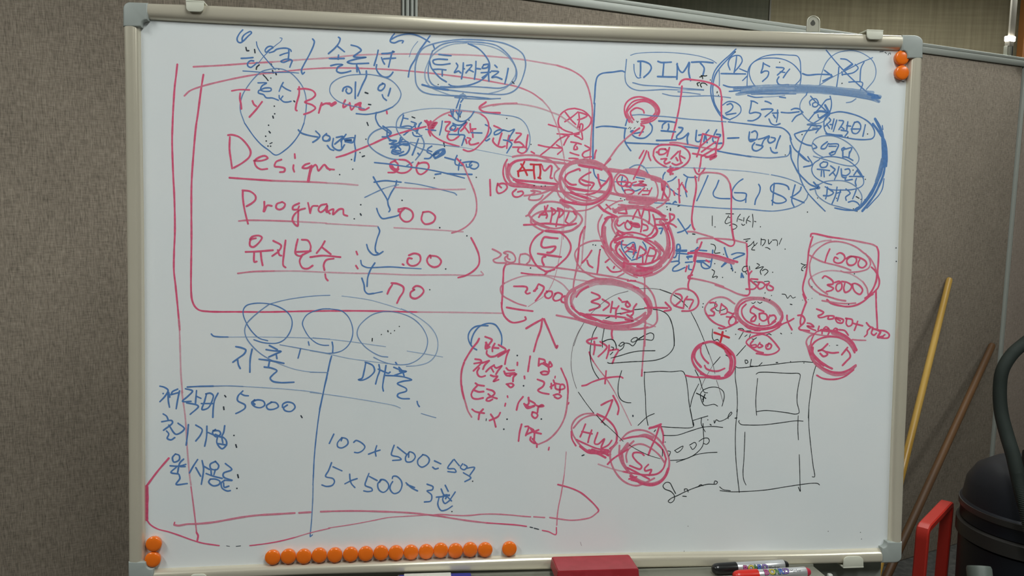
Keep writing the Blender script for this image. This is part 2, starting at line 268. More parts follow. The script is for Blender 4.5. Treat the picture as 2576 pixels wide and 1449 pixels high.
STROKES = """
#drawn_frame|long faded pink outline drawn around the left half of the board
@0 0 1
r4.5 446,162 443,190 439.5,218 436,270 433.8,320 433,357 435.7,440 438.5,496 440,580 437.9,634 437.5,681 441.6,718 448,783 452,830
r4.2m 487,168 555,164.6 640,158.5 685,156
r4f 685,156 760,150 830,145.5 894,139 988,136 1100,136.6 1200,139.5 1300,148 1346,155 1402,164.6
r4.2m 1402,164.6 1439,177.6 1467,197 1478,217 1485.7,245 1490,274 1489,320 1487,345 1486,372 1484,400
r4f 1482,425 1481,460 1478,490 1474,530 1472,570 1469,602
#drawn_frame|second pink outline with a rounded lower left corner
r4.6 511.7,188 507,217 497,292 493,318 487,384 482,459 481.4,534 481.7,600 481,737 483.5,756 490,770.6 501,780 524,783.6 600,784.5
r4.4 600,784.5 673,784.8 780,782.7 900,782 1050,785
r3.8f 1050,785 1150,786 1265,788
r4.2m 464,241 477,229 505,218 573,201 648,187 704,181
r3.8m 704,181 770,174 830,171 913,172 1006,176.7 1100,186 1193,198 1267,211 1300,218 1337,233 1364,252
r3.6f 1364,252 1383,275 1396,305 1405,328 1412,358 1419,397
r2.2f 1419,397 1422,440 1421,484 1420,526 1417,602
@560 60 8.5233
#handwriting|small blue looped mark at the top
b 430,130 360,210 310,320 330,385 380,405 440,370 540,270 620,190 600,165 540,185 450,250 420,310 420,360
#handwriting|crossed out blue word beside the first slash
d 500,505 520,575 560,575; 685,550 695,620; 785,880 730,930 722,975; 1070,1000 1085,1050; 1135,1040 1150,1090; 1195,960 1205,975; 1040,860 1050,885
b 400,740 520,735 650,722; 665,795 600,790 540,840 540,900 600,935 660,900 740,830
b 1080,500 1030,480 960,500 910,570 930,610 1000,560 1080,510; 1000,620 1100,590 1150,550 1250,525 1380,525 1460,560 1470,590; 1420,550 1420,640 1410,740; 1230,675 1320,640 1400,620; 1420,750 1320,765 1250,805 1300,825 1400,790 1450,765 1490,790 1470,850 1440,930
b2.6 725,385 740,470 800,590 900,720 1010,850 1130,980
b1.8 1230,300 1275,310 1250,370 1150,450 1000,580 880,700 800,800 760,850
b2.4 435,1010 600,1020 800,1035 1100,1040 1400,1040 1630,1055
b 1930,325 1965,370 1950,460 1850,680 1740,880 1690,1000 1715,1075 1755,1040
d2.8 870,1095 925,1150 975,1215; 1035,1162
@350 50 5.3667
#drawn_circle|grey blue balloon outline ending in a point
b2.8m 1850,655 1750,670 1650,700 1550,790 1450,920 1390,1030 1365,1150 1370,1240 1400,1330 1425,1395
b2.8m 1850,655 1950,670 2050,720 2150,820 2220,930 2255,1080 2250,1250 2225,1395
@350 310 5.3667
b3 1425,0 1550,180 1650,290 1750,365 1845,430 1980,355 2100,235 2180,110 2225,0
#handwriting|blue word inside the balloon with a trail of dots
@350 50 5.3667
b3.5 1605,850 1720,852 1660,890 1640,940 1700,920 1780,925 1780,955 1690,965 1620,950 1610,985 1680,1010 1715,1050 1800,1055 1880,1085; 1945,845 1920,890 1890,965; 1925,890 1980,930 2045,960; 1890,1020 1895,1060 1920,1080; 1940,1030 1915,1070 1950,1105 2000,1110 2050,1100
d 2090,1095 2100,1105; 1825,1165; 1830,1268; 1805,1300 1812,1325; 1748,1422
@350 310 5.3667
d 1755,110 1770,130; 1708,175; 1716,240; 1740,308; 1775,310
d2.6 1765,275 1795,262
#handwriting|red word beginning with a capital B
@350 50 5.3667
r3.6 1250,958 1350,942 1490,945
r 1365,990 1360,1060 1375,1140 1380,1200; 1530,1095 1550,1140 1580,1165; 1660,1105 1580,1210 1490,1310; 2160,905 2160,1000 2120,1150 2115,1215 2130,1225; 2145,935 2250,930 2350,960 2380,1010 2340,1060 2240,1110 2340,1150 2380,1190 2320,1240 2225,1275; 2465,1120 2440,1200 2425,1255; 2450,1160 2510,1130 2576,1125 
@820 50 5.3667
r 0,1125 60,1140
r9 75,1150 125,1120
r 260,1085 235,1140 235,1180 300,1140; 320,1120 345,1215 400,1150 470,1120 450,1200 520,1215 580,1185; 820,1235 825,1265
r6 400,1150 450,1140 465,1190
d 575,1140 605,1145; 555,1385 570,1425
#handwriting|blue three syllable word after the first slash
b4 170,235 190,250 180,300 130,370 35,455; 150,350 200,390 250,430; 45,522 140,522 245,520; 170,475 165,530; 65,618 150,600 225,605 160,640 145,690 190,715 260,710 335,690; 340,340 430,365 475,410 430,450 375,495 450,505 540,505 400,530 290,570 350,590 450,590 575,585; 415,610 420,700; 430,640 460,720; 705,410 690,480 650,615; 755,455 850,450 920,430 900,425; 750,510 770,560 790,595; 780,525 850,520 940,515; 890,440 870,530 845,635; 685,605 680,660 720,730 780,770 840,770 880,740 905,705
#handwriting|blue syllables inside a flat oval
b4 545,690 545,760 490,880 430,1025; 400,840 395,950 395,1060; 225,960 240,920 300,900 345,930 340,980 300,995 270,960 280,930; 770,860 720,890 705,940 740,955 790,910 795,870 760,855; 870,925 855,980 840,1025; 760,1010 775,1050 815,1085
d 530,980 565,992
b2.6m 480,735 300,750 150,800 70,870 50,950 70,1010 150,1090 300,1150 420,1175 520,1200
b2.8m 480,735 600,738 750,765 870,810 960,890 1010,980 1010,1030 970,1110 900,1175
b3.4 900,1175 800,1220 700,1250 550,1275 410,1265; 680,1250 670,1320 690,1380 720,1430 790,1480 860,1530 
#drawn_arrow|curved blue arrow pointing left along the top edge
b3.6 870,270 960,220 1100,190 1200,200 1300,240 1400,300; 1445,330 1465,385; 925,185 890,230 868,290 920,310 1000,280 1045,285 1030,310
b3.8 1405,215 1330,320 1270,400
b3.6m 1270,400 1240,450 1200,540
b3.8 1200,540 1150,620 1125,690 1112,770
b1.6m 1240,290 1190,350 1150,420 1125,500
#drawn_circle|nest of overlapping blue loops under the top edge
b3.4m 1850,262 1700,275 1500,310 1330,370 1260,450 1210,600 1205,750 1225,880 1290,960 1400,1000 1600,1018 1850,1030 2050,1045 2220,1065
b3.4m 1850,262 1950,265 2200,280 2400,315 2523,365 2603,410 2663,470 2693,560 2693,640 2663,760 2623,860 2573,930 2500,980 2400,1005 2200,1000 1900,975 1650,945
b5 1650,945 1450,915 1300,875
b3.4m 1440,420 1410,500 1385,620 1380,720 1400,820 1450,880 1550,910 1750,910 1950,900 2150,910 2350,920 2450,890 2550,820 2576,720 2560,640 2500,520 2400,410 2300,345 2150,310 1900,295 1700,300 1550,340 1440,420
b3f 1950,320 2150,340 2350,410 2480,520 2560,650 2560,740 2540,780 2450,900 2350,955 2200,995; 1900,310 1700,330 1550,390 1430,490 1360,620 1335,720 1350,820 1420,910 1550,970 1690,1020
b3.6 1920,320 2050,380 2150,480 2205,580 2200,690 2130,790 2000,860 1850,895 1700,890 1660,870; 1400,560 1420,640 1480,720 1550,790 1625,835
b5m 1550,905 1750,905 1900,890
#handwriting|blue five syllable word inside the nested loops
b3.8 1525,465 1600,475 1690,483; 1640,535 1500,530 1445,550 1460,590 1550,605 1675,590; 1440,670 1530,665 1620,675; 1570,680 1570,755; 1760,585 1780,620 1735,710 1790,690 1820,715; 1855,580 1850,680 1830,795; 1850,655 1870,660; 1900,615 1970,610 1890,715; 1930,670 1990,700; 2025,560 2020,690 2005,800; 2030,655 2085,662; 2130,605 2110,650 2180,640 2195,600 2130,605; 2095,712 2220,705; 2200,620 2195,720 2200,825; 2200,715 2110,780; 2280,610 2310,640; 2235,690 2330,700 2240,775 2300,770 2375,800; 2460,655 2440,760 2415,860
d2.6 1515,872; 2515,835 2540,860; 1850,992
#drawn_arrow|blue double arrow pointing down below the nested loops
b8f 1810,1035 1850,1015 1885,1040
b3m 1740,1045 1900,1060 2150,1068 2300,1062 2355,1060; 1690,1020 1900,1030 2200,1060
b3.4 1810,1050 1785,1120 1760,1190; 1850,1070 1820,1110; 1815,1140 1800,1220 1785,1350; 1685,1220 1710,1300 1780,1360 1870,1365 1950,1310 2000,1235; 1720,1210 1715,1290; 1760,1240 1800,1290 1830,1240
#drawn_arrow|red arrow with a long pale tail sweeping left
r4.6 2160,1110 2070,1185 2120,1235 2200,1250 2350,1255
r4m 2080,1190 2200,1155 2400,1130 2576,1125
@1240 260 7.1556
r3.6f 0,45 120,18 200,10 350,8 500,15 800,70 1050,155 1200,215 1400,360 1580,500
#drawn_circle|wide grey oval around the crowded words
@980 250 7.1556
b2.2f 250,250 400,210 600,175 850,160 1100,175 1400,200 1700,240
b2.2m 1700,240 2000,275 2250,310 2370,360 2460,460 2510,580 2530,720 2510,850 2470,940
b2.8m 250,250 170,320 125,420 130,540 180,630 270,730 370,790 550,880 700,930
b2.2m 370,770 550,790 750,800 1000,825 1250,855 
b1.6f 1250,855 1500,895 1900,970 2200,1030
#handwriting|tangled blue and red words inside the grey oval
b3.6 250,285 240,340 215,420 195,490; 250,335 330,352; 200,500 300,480 350,480 400,500 300,610 255,640; 390,400 480,440 380,530 270,635; 450,450 480,560; 570,415 530,470 490,610; 540,440 500,580; 415,595 430,640 480,665 550,665 580,650
d3 405,315 455,335; 1285,220; 1430,375; 1270,270 1270,320; 2110,345; 2545,810; 975,785 990,850
r4.6 635,385 690,440 720,540; 670,380 700,480 730,560; 740,390 720,470 700,520; 850,420 790,510 760,560; 830,415 760,480; 680,420 800,440; 700,570 715,610 735,655; 660,400 830,430 690,460 810,470 700,500 790,510 720,540
b3.5 650,540 740,550 830,560; 950,390 930,520 900,640
r4.4 1000,405 1090,410 1020,500 1010,560 1080,580; 1060,610 1040,680 1080,730 1150,730 1240,670; 1390,420 1330,520 1280,570; 1340,480 1430,600; 1450,440 1460,590; 1490,530 1500,680; 1480,540 1550,530; 1100,520 1180,570 1230,520; 1065,280 1120,305
b3.8 1140,430 1200,460 1290,460 1380,405 1300,480 1250,540 1240,620 1260,650; 1140,460 1090,520 1100,550 1170,540 1190,490 1150,470; 1070,630 1240,635 1350,650 1330,740 1300,830; 1470,600 1660,605
r4.4 1400,690 1460,710 1430,760 1450,810 1520,810 1600,785; 1370,720 1390,790
b3.6 1725,455 1800,500 1830,570 1790,650 1720,720 1740,745 1800,710
r4.4 1880,475 1960,510 2010,540; 2020,610 1990,700 1960,810; 1870,700 1860,750 1930,830 2020,860 2080,840; 2150,650 2120,780 2110,880; 2150,740 2215,735; 2280,605 2370,620 2300,700 2250,770 2340,770 2420,850 2220,860; 2490,640 2470,760 2460,850; 2330,870 2310,930 2380,970 2450,940 2470,880 2400,850
b3.6 2060,550 1960,550 1885,600 1890,635 1960,620 2050,555 2150,575 2245,540 2180,650 2150,720; 2050,730 2140,750 2200,800 2160,880 2110,965
#drawn_circle|red oval inside the wide grey oval
r4m 1200,205 1080,230 950,280 830,360 750,440 710,520
r4 710,520 740,590 800,660 950,750 1150,820 1250,845; 1330,905 1420,935 1530,900 1640,800 1730,690 1780,560 1780,430 1730,330 1640,260
r4f 1640,260 1560,235 1400,215 1200,205
#handwriting|blue scribbled word with a slanting red strike
b4 0,740 120,745 20,800 150,790 230,720; 200,690 180,760; 170,770 330,770 330,820 180,800; 30,850 150,850 200,900; 350,800 360,880 300,980 180,1015; 60,900 40,960 130,990 250,940; 100,920 200,930; 520,710 470,850 410,1000; 510,970 540,1000
b4 0,800 150,830 250,800 320,800; 20,870 120,860 60,930 180,970
@820 310 5.3667
r4.4 140,460 250,430 400,370 600,290 800,200 980,140 1150,90 1350,45
b3.5m 990,490 880,480 750,430 630,350 570,270 575,200 640,120 750,70 870,50 1000,60 1150,80 1250,140 1310,220 1325,300 1290,390 1210,495; 1175,525 1090,575
b4 770,40 830,80 880,130 820,180 760,185; 825,100 830,180 880,230 950,240
@980 250 7.1556
#handwriting|blue numbers 50 and 400 with a dash
b3.8 760,840 690,890 680,950 740,980 760,1010 720,1060 630,1065; 690,915 760,940; 995,1045 1160,1088; 1215,1010 1180,1100 1190,1170 1320,1190; 1280,1090 1250,1180 1240,1270; 1300,1140 1440,1120 1500,1120 1590,1150 1600,1200 1540,1250 1460,1230 1440,1170 1480,1120; 1380,1170 1390,1215 1450,1210 1480,1180
b5.5 790,1000 850,940 980,900 940,960 830,1050 790,1010 880,960; 980,900 990,960 900,1020 820,1060
@820 310 5.3667
#handwriting|red double zero struck through by blue lines
r 940,500 870,540 870,590 930,640 970,610 970,550 930,510; 990,490 1080,500 1150,560 1150,610 1090,660 1000,670 930,640; 840,665 930,660 980,620; 1250,530 1220,600 1240,670 1280,690 1350,650 1390,590 1370,540 1310,530 1250,545
r7 880,560 920,620 960,630
b3.2 655,530 850,550 1050,580 1350,620 1600,670 1870,740
b4.2 1475,690 1550,680; 1640,680 1800,685 1970,690
d3.2 345,490; 362,620; 185,693; 1463,738; 2030,730; 540,215; 460,395; 490,450 520,440
#drawn_arrow|blue open triangle arrow beside the word Program
b3.6 640,725 700,830 780,950 830,1040 840,1100 865,1170 850,1195; 650,795 800,775 920,785 1015,795; 955,775 940,840 880,940 835,1040; 685,1150 710,1220 760,1285 850,1275 980,1240 1000,1220
b3m 525,1000 650,940 780,880 
b2.6f 780,880 880,850 980,830
b2.8m 1065,800 1250,825 1450,870 1650,920 1740,945 1765,970
#drawn_underline|pale red rules under the words Design and Program
@350 310 5.3667
r4.4 1220,735 1500,755 1800,775
r4.2m 1800,775 2250,790 2526,803
r4m 1345,1320 1450,1310 1700,1312 2100,1325
r3.6f 2100,1325 2526,1348
@820 310 5.3667
r4f 0,805 200,815 430,835
r3.8f 930,865 1200,880 1500,890 1700,895 1880,890
r3.4f 0,1353 300,1370 700,1390; 920,1410 1500,1440 1850,1465
#drawn_bracket|tall red closing bracket beside the zeros
r4m 1850,550 1920,720 1980,860 2020,980 2035,1100 2025,1220 1980,1310 1900,1390 1800,1449 1700,1480
r4.2 1770,480 1850,560
@350 310 5.3667
#handwriting|red handwritten word Design
r 1225,185 1220,350 1240,500 1255,610; 1200,160 1250,155 1350,185 1450,280 1505,380 1490,450 1400,530 1280,600; 1550,505 1650,505 1735,470 1700,440 1620,460 1560,510 1580,580 1640,620 1730,615; 1920,490 1850,520 1830,580 1900,590 1965,610 1960,650 1900,660; 2100,415 2105,470; 2085,565 2080,610 2095,655; 2300,540 2240,560 2205,600 2270,605 2330,570; 2330,600 2380,560 2400,580 2420,640 2500,560 2540,600 2576,630
r7 2325,590 2300,690 2285,780
@820 310 5.3667
r 0,580 20,610 60,620 110,625
@350 310 5.3667
#handwriting|red handwritten word Program
r 1400,905 1400,1000 1420,1150 1450,1280 1470,1355; 1395,905 1500,920 1570,980 1570,1030 1520,1080 1450,1120; 1690,1060 1690,1130 1680,1190; 1690,1190 1730,1110 1790,1115; 1920,1065 1860,1090 1850,1140 1890,1165 1950,1140 1970,1090 1930,1060; 2160,1080 2080,1120 2075,1160 2140,1160 2160,1120; 2240,1150 2170,1170 2090,1240 2070,1310 2110,1370 2140,1385 2145,1300 2150,1180; 2280,1075 2295,1140 2310,1210; 2310,1200 2340,1120 2410,1115; 2530,1090 2450,1110 2420,1170 2450,1200 2520,1150 2540,1110 2540,1180 2576,1220
@820 310 5.3667
r 0,1135 10,1200 60,1170 100,1160 95,1230 180,1160 230,1160 240,1230 290,1250
d3.4 1028,1040; 470,1100; 464,1222 475,1240; 382,1290; 1535,1410
#handwriting|red double zero after the word Program
r 980,1160 1080,1145 1160,1190 1175,1260 1130,1320 1060,1325 1000,1260 1010,1200 1060,1150; 980,1160 980,1190 1010,1190; 1310,1200 1400,1195 1475,1260 1450,1330 1340,1360 1290,1300 1310,1200
#handwriting|blue word beside the balloon and its arrow
@350 310 5.3667
b3.8 2530,140 2480,190 2490,230 2540,235 2576,200; 2150,90 2190,130 2300,165 2410,185; 2385,105 2440,170 2400,220 2345,255
@820 310 5.3667
b3.8 0,155 50,180 50,230 0,240; 20,300 60,350 105,365; 100,205 90,310 150,360 200,360 250,290; 140,190 230,180 120,280; 270,150 200,250; 210,215 210,325; 260,210 380,200 360,260 260,250; 395,165 385,260 400,380 385,510
b4.5 230,200 270,230 350,225 260,235 340,245
@1240 260 7.1556
#drawn_circle|red circle marked with X at the centre top
r4 1470,90 1330,115 1220,200 1175,320 1200,420 1300,490 1430,530; 1470,90 1620,130 1720,210 1770,290 1740,390 1650,470 1530,530 1380,560 1260,555 1155,548; 1000,380 1100,410 1230,440; 1295,150 1350,220 1420,310 1490,378; 1530,155 1430,240 1295,330; 1545,170 1555,300 1525,440; 1530,160 1620,180 1695,220 1620,270 1525,295; 1560,440 1580,370 1615,380 1600,480 1570,490 1560,420; 1600,530 1610,650 1540,610 1470,575 1550,550
#drawn_arrow|pair of red arrows pointing to the red X circle
r4 1300,590 1200,640 1050,780 860,930; 1370,590 1330,640 1275,750; 1370,590 1260,560; 820,750 950,780 1100,800 1240,805; 1145,745 1250,825 1165,915; 690,870 745,900
#handwriting|red two syllable word beside the upright blue line
r4.2 1405,695 1500,710 1590,735; 1500,730 1470,770 1460,830 1520,820 1510,780; 1390,885 1460,910 1545,935; 1370,990 1450,990 1530,1000; 1655,755 1750,820 1640,880 1610,930 1640,970 1770,960; 1860,845 1840,900 1830,990
#drawn_bracket|upright blue line branching to the boxed letters
b4 1835,0 1818,300 1810,400 1800,800 1800,1000; 1860,435 1950,415 2100,415 2250,430 2400,450
b3.4 1810,1180 1830,1280 1880,1350 1960,1385 2050,1405
@1290 50 5.3667
b4 1510,705 1480,690 1350,705 1200,725 1145,765 1120,850 1105,1050 1097,1130
@1500 400 7.1556
b2.6m 330,410 450,405 540,380
#drawn_frame|grey blue outline around the capital letters DIMT
@1290 50 5.3667
b3m 1535,535 1525,640 1515,760 1530,850 1580,910 1680,950 1850,950 2050,940 2220,945 
b2.6f 2220,945 2400,945 2576,950
b2.2m 1590,478 1660,455 1850,440 2100,440 2300,455 2500,485 2640,525 2700,550 2750,585
b2.8m 2785,660 2790,780 2788,890
b3.2m 1620,848 1750,880 2000,895 2250,918 2576,945
b2.8m 2020,995 2150,1025 2350,1032 2576,1025 2700,1025; 2230,970 2350,980 2530,1005; 2700,1025 2850,1040 2940,1052
#handwriting|blue capital letters DIMT
b2.6 1635,600 1640,690 1665,760 1690,785 1730,778
b4.4 1725,575 1725,680 1720,760; 1690,560 1760,560 1850,600 1870,650 1840,710 1770,775; 1960,560 2000,575 2050,575 2140,570; 2040,580 2025,760; 1955,765 2100,770 2210,770; 2220,590 2220,700 2215,800; 2215,600 2250,680 2290,710 2340,650 2380,575; 2385,580 2375,700 2400,820
@1600 0 5.3667
b4.4 750,840 900,835 1040,848; 870,850 920,920 905,1010
k2.6 860,1040 895,1035 900,1065; 880,1020 940,1025 955,1020; 860,1115 825,1125 840,1160; 960,1150 930,1125 880,1125 870,1150 885,1175
#drawn_frame|tall red rounded box crossing the blue writing
r4.6 585,1140 610,1095 660,1070 750,1075 900,1095 1000,1120 1080,1155 1130,1200 1150,1280 1160,1350; 620,1165 610,1280
@1540 240 7.1556
r4.6 1245,-40 1210,200 1160,450 1110,650 1070,790; 1972,30 1965,200 1970,400 1990,600 2005,800 1990,900 1930,970 1880,975
r4.4m 1040,850 1100,845 1300,870 1500,910 1700,950 1870,980
#drawn_circle|thick red scribbled ring of several loops
r4.2 310,480 240,360 220,250 250,140 340,60 470,25 600,45 740,110 830,210 850,300 800,400 700,470 520,510; 290,400 250,320 300,190 380,110 500,75 640,80 760,170 830,270 790,360 700,430 530,470; 330,420 270,310 330,220 450,130 590,105 700,150 790,250 760,340 660,410 520,430; 390,440 350,380 330,300 380,250 430,225 500,235 560,270 575,315
r6m 700,140 780,230 790,320; 540,490 680,450; 270,330 310,420 360,480
k1.4 285,600 320,570; 325,610 340,580; 455,490 475,465; 440,460 455,480; 390,600 415,575
#drawn_frame|blue outline around the second row of boxed words
b3m 360,355 500,345 700,365 1000,385 1300,420 1700,450 2050,475
b3.2 2090,475 2350,505 2576,530
b3.8 240,850 400,860 650,870 840,880; 870,880 1100,890 1300,920 1550,950; 1900,1000 2100,1040 2350,1080 2500,1105; 270,430 240,540; 235,600 220,760 240,850 280,920 335,995
@1880 200 7.1556
b3.6 100,815 200,825 450,850 620,870 700,920 760,990 790,1080
b3.2m 0,1375 200,1400 400,1410 600,1395 720,1375 760,1330
b4 760,1330 775,1260 770,1190
@1540 240 7.1556
#handwriting|blue words of the second boxed row
b3.8 680,500 720,560 710,650 650,720 580,765 480,770 400,740 355,700; 395,685 480,670 560,655
b6 370,640 340,650
r4.2 540,545 575,560 540,640 490,720; 570,550 520,540
b4.2 840,460 950,465 1050,470 1130,485; 970,480 910,530 900,590; 1015,515 1020,580 1000,630; 885,635 1000,645 1140,655; 800,810 950,810 1150,800; 1200,575 1270,590 1250,640 1160,740 1170,780 1260,770 1350,700 1370,680; 1375,690 1350,770 1360,870; 1520,630 1510,720 1510,820 1570,830 1600,790; 1560,715 1640,700; 1740,620 1680,700 1650,830; 1680,720 1710,850; 1880,620 1840,700 1810,800 1860,860 1970,860; 1880,700 1950,710 1940,740 1850,760; 2080,770 2280,762
@1880 200 7.1556
b4 40,945 30,1080 60,1115 150,1080; 80,950 140,925 180,970 170,1070; 40,1080 150,1080; 200,1075 300,1050 390,1015; 390,1020 300,1090 260,1180; 130,1140 90,1200 100,1260 160,1285 240,1250 280,1210; 160,1170 280,1195; 400,1030 370,1090 400,1140 490,1100 500,1060 430,1040; 595,1015 550,1120 515,1240; 415,1225 440,1290 490,1320 540,1315
d3 683,1358
@1540 240 7.1556
#scribble|small red hatched square
r4.4 1630,690 1600,830 1570,960 1525,1100; 1630,690 1750,720 1920,760; 1920,760 1880,900 1860,1070; 1450,1045 1600,1070 1750,1110 1870,1100; 1790,740 1700,820 1570,930; 1860,835 1740,920 1610,1015; 1850,950 1740,1020 1620,1090; 1870,1040 1760,1090
r6 1690,1110 1780,1100 1870,1090 1770,1145
#drawn_arrow|red arrow pointing down from the hatched square
r4.4 1605,1090 1590,1230 1560,1370; 1475,1305 1520,1400 1570,1420 1630,1370 1670,1310
#drawn_circle|red circled word above the crossing arrows
r4.4 740,1080 760,970 850,900 1000,885 1150,890 1280,930 1380,1020 1400,1110 1360,1200 1280,1270 1180,1320 1090,1350; 740,1080 790,1170 880,1240 980,1290; 960,965 860,970 830,1020 850,1060 940,1050 990,1000 950,965; 800,1020 840,1020; 1030,940 1010,1010 990,1090; 880,1145 980,1140 940,1190 960,1230 1040,1200; 1190,1010 1130,1070 1060,1140; 1225,1000 1215,1100 1240,1200; 1150,1120 1180,1170; 1240,1090 1310,1130; 1080,1220 1150,1250 1260,1210
r5.5 1000,1360 1060,1310; 1050,1280 1050,1420; 1020,1370 1180,1310; 1060,1380 1090,1310; 1090,1410
#drawn_arrow|red arrow pointing up out of the scribbles
r4.2 490,1130 570,990; 620,1000 560,1150 500,1260 470,1340; 650,1020 665,1100 695,1170
@1500 400 7.1556
r4.4 780,130 720,260 670,360
#drawn_frame|second tall red box below the arrow
r4.4m 1840,390 1850,320 1880,270 1950,245 2100,245 2250,270 2350,340 2410,450
r4.4 2410,450 2430,600 2430,900 2435,1200 2470,1449
r4.8 1780,310 1800,450 1790,600 1760,750 1730,950 1720,1100 1745,1230 1770,1270
r4.4m 1650,1305 1750,1310 1900,1350 2100,1410
#drawn_circle|long faint blue outline around the row of initials
b3m 600,160 700,110 800,110 870,150; 890,180 930,250
b2.2f 850,160 1100,150 1500,150 1800,160 2100,175 2576,210 2720,222 2920,247 3110,277
b2.4m 3150,282 3320,317 3520,377 3670,447 3750,497
b3.2m 3810,637 3790,707 3720,787 3600,857 3420,907 3200,937 3020,932 2720,902 2576,900 2300,890 2000,870 1700,850 1500,830 1350,810 1250,800 1050,790
#handwriting|blue initials separated by slashes
b3.6 1240,240 1205,300 1200,360; 1440,320 1370,380 1285,410; 1270,490 1350,550 1430,620 1515,660; 1575,280 1650,325 1810,330; 1640,340 1610,450 1610,600 1630,680; 2010,300 1960,420 1880,600 1810,750; 2205,385 2160,500 2105,610 2120,670 2200,705 2400,715
@1880 380 7.1556
b4 205,600 230,650 220,740 150,880 135,960; 750,690 730,640 650,600 480,590 420,650 430,720 520,770 650,830 700,890 640,930 500,935 440,890; 485,580 470,750 450,970; 860,610 820,760 800,900 840,1000; 970,650 950,710 860,790 780,830; 800,840 900,880 1020,930
@1500 400 7.1556
b3.6 2640,360 2576,400 2490,490 2445,580 2445,660 2500,730 2600,755 2680,720 2700,630 2490,605; 2700,630 2690,780
#handwriting|narrow red letter and stray dots among the initials
r4.4 1485,370 1495,500 1490,650 1500,785; 1490,510 1545,425; 1555,460 1590,530 1630,590; 1390,580 1410,650; 1470,540
b4 1260,800 1330,800; 1380,800 1420,765 1440,780
d3 1270,860; 1280,910; 1335,890 1335,925; 1470,850 1500,840
#scribble|dark red scribbled word over blue inside the ringed band
b3.2 720,330 870,360; 470,320 450,450 470,530 510,600; 640,540 700,575 800,540
b5m 660,470 760,470 860,490; 540,470 620,520
r4 430,285 370,370 400,450 480,490 560,450 560,360 500,300 430,285; 390,410 480,410 600,420; 560,420 520,480 580,500 640,450 610,420; 620,500 640,440 720,410; 680,480 800,440; 770,400 850,400 790,430 900,470 700,480; 870,520 760,630; 1000,520 940,640; 850,570 960,570; 510,560 600,555 680,590 630,630 530,630 510,560; 830,640 930,640
d3 440,712; 510,735; 595,775; 920,540
#drawn_circle|red rings around the dark scribbled word
r4.4m 320,470 320,370 380,270 500,200 650,180 800,205 930,270 1040,370 1100,500 1105,650 1040,770 900,840 700,860 500,840 400,820; 1160,370 1260,430 1320,540 1320,650 1250,770 1150,850 1090,880; 320,470 340,560 390,620 480,640
r5 1180,430 1190,560 1240,450 1180,740; 1170,400 1240,430 1220,600 1290,720
r7m 1000,360 1100,390 1200,420 1230,500; 470,650 650,700 850,730 1080,750; 550,720 700,740 900,760 1020,770; 600,780 800,800 950,800
r4m 450,820 650,850
r6f 480,640 800,680 1060,700
#drawn_frame|broad pink band running behind the ringed letters
r6m 230,180 400,200 600,240 800,270 1000,310 1160,360; 60,580 300,620 450,660 700,690 950,710 1150,740 1300,735
r5m 230,220 500,240 800,300 1000,340 1170,390; 500,205 700,215 900,280
@1220 400 7.1556
r4.4 400,10 340,130 330,280 380,410 470,480 650,500 850,510; 420,90 405,200 410,330
r4.4m 600,20 480,110 440,230 480,320 560,370; 370,60 380,200 400,330 470,440
r5m 640,20 500,70 430,170 420,280 450,390 500,440 600,450; 500,-40 600,-60 750,-70 950,-60 1100,-10 1230,60 1330,180
r4m 1000,-50 1250,-10 1540,40
r6 440,110 550,40 750,10 950,20
r6m 950,20 1150,45 1450,80
r6 520,370 650,390 900,410 1280,450; 560,400 620,430 750,460 900,490
r7m 430,450 700,480 900,500 1150,510 1300,500
r5m 800,510 1100,545 1400,590 1600,620
r6m 1500,520 1700,560 1950,580 2200,610 2450,650
r2.5m 1450,590 1800,640 2100,720 2380,765
#handwriting|red capital letters ATM
R4.8 710,50 660,150 600,240 605,310; 650,90 720,200 760,290; 590,220 740,200 850,200; 820,95 920,100 1010,100; 880,100 880,220 895,355; 990,110 1000,230 985,340; 960,335 1000,350
r4.6 1030,120 1050,190 1080,210 1180,120 1200,130 1190,260 1180,340 1210,345
#handwriting|red capitals inside the largest red rings
r4.8 1710,205 1700,180 1600,210 1480,270 1440,350 1480,410 1560,460 1640,460; 1900,240 1800,290 1700,380 1710,420 1800,470 1900,470; 1750,375 1850,410 1960,440 1930,500 1900,540; 2035,280 2050,390 2090,500
r5.5 2090,500 2180,420 2240,330
r4 2090,520 2000,600 1900,630 1820,635
#drawn_circle|largest red rings drawn over and over
r6m 1780,10 1600,40 1440,130 1360,270 1340,420 1380,560 1480,680 1620,760 1800,800 1980,780 2130,690 2240,560 2290,420 2270,280 2180,150 2030,60 1880,15 1780,10
r5m 1700,60 1520,110 1400,240 1360,400 1400,540 1500,640 1680,720 1850,750 2020,720 2160,620 2240,480 2250,330 2190,220 2060,130 1900,70 1700,60
r5 1850,40 2050,100 2200,200 2280,350 2270,500 2190,650 2050,760 1850,820 1650,810 1450,760 1360,740
r4m 1310,440 1300,560 1350,680 1480,770; 1640,940 1850,910 2000,840 2150,740 2260,600 2300,450; 1340,170 1260,250 1250,340 1310,420
r6m 1380,330 1450,450 1560,580 1700,660 1900,720
r10f 1650,50 1850,50 2050,100 2180,190; 1700,90 1900,110 2060,150
r6 1700,110 1850,140 2000,160 2100,190; 1480,500 1650,540 1850,570; 1550,600 1700,660 1850,700; 1370,745 1480,780 1640,790
r4.6m 1320,440 1200,540 1000,620 710,660; 1310,500 1150,640 1000,770 850,920 790,1000 740,1025
r4.4 2260,0 2150,110
d3 885,480; 1015,490; 1085,485
@1240 260 7.1556
r4.4m 2576,490 2400,630 2250,780 2120,960 2020,1090
@1540 240 7.1556
r4.4 490,590 400,650 375,670
@1220 400 7.1556
#handwriting|red number 1000 beside the ringed letters
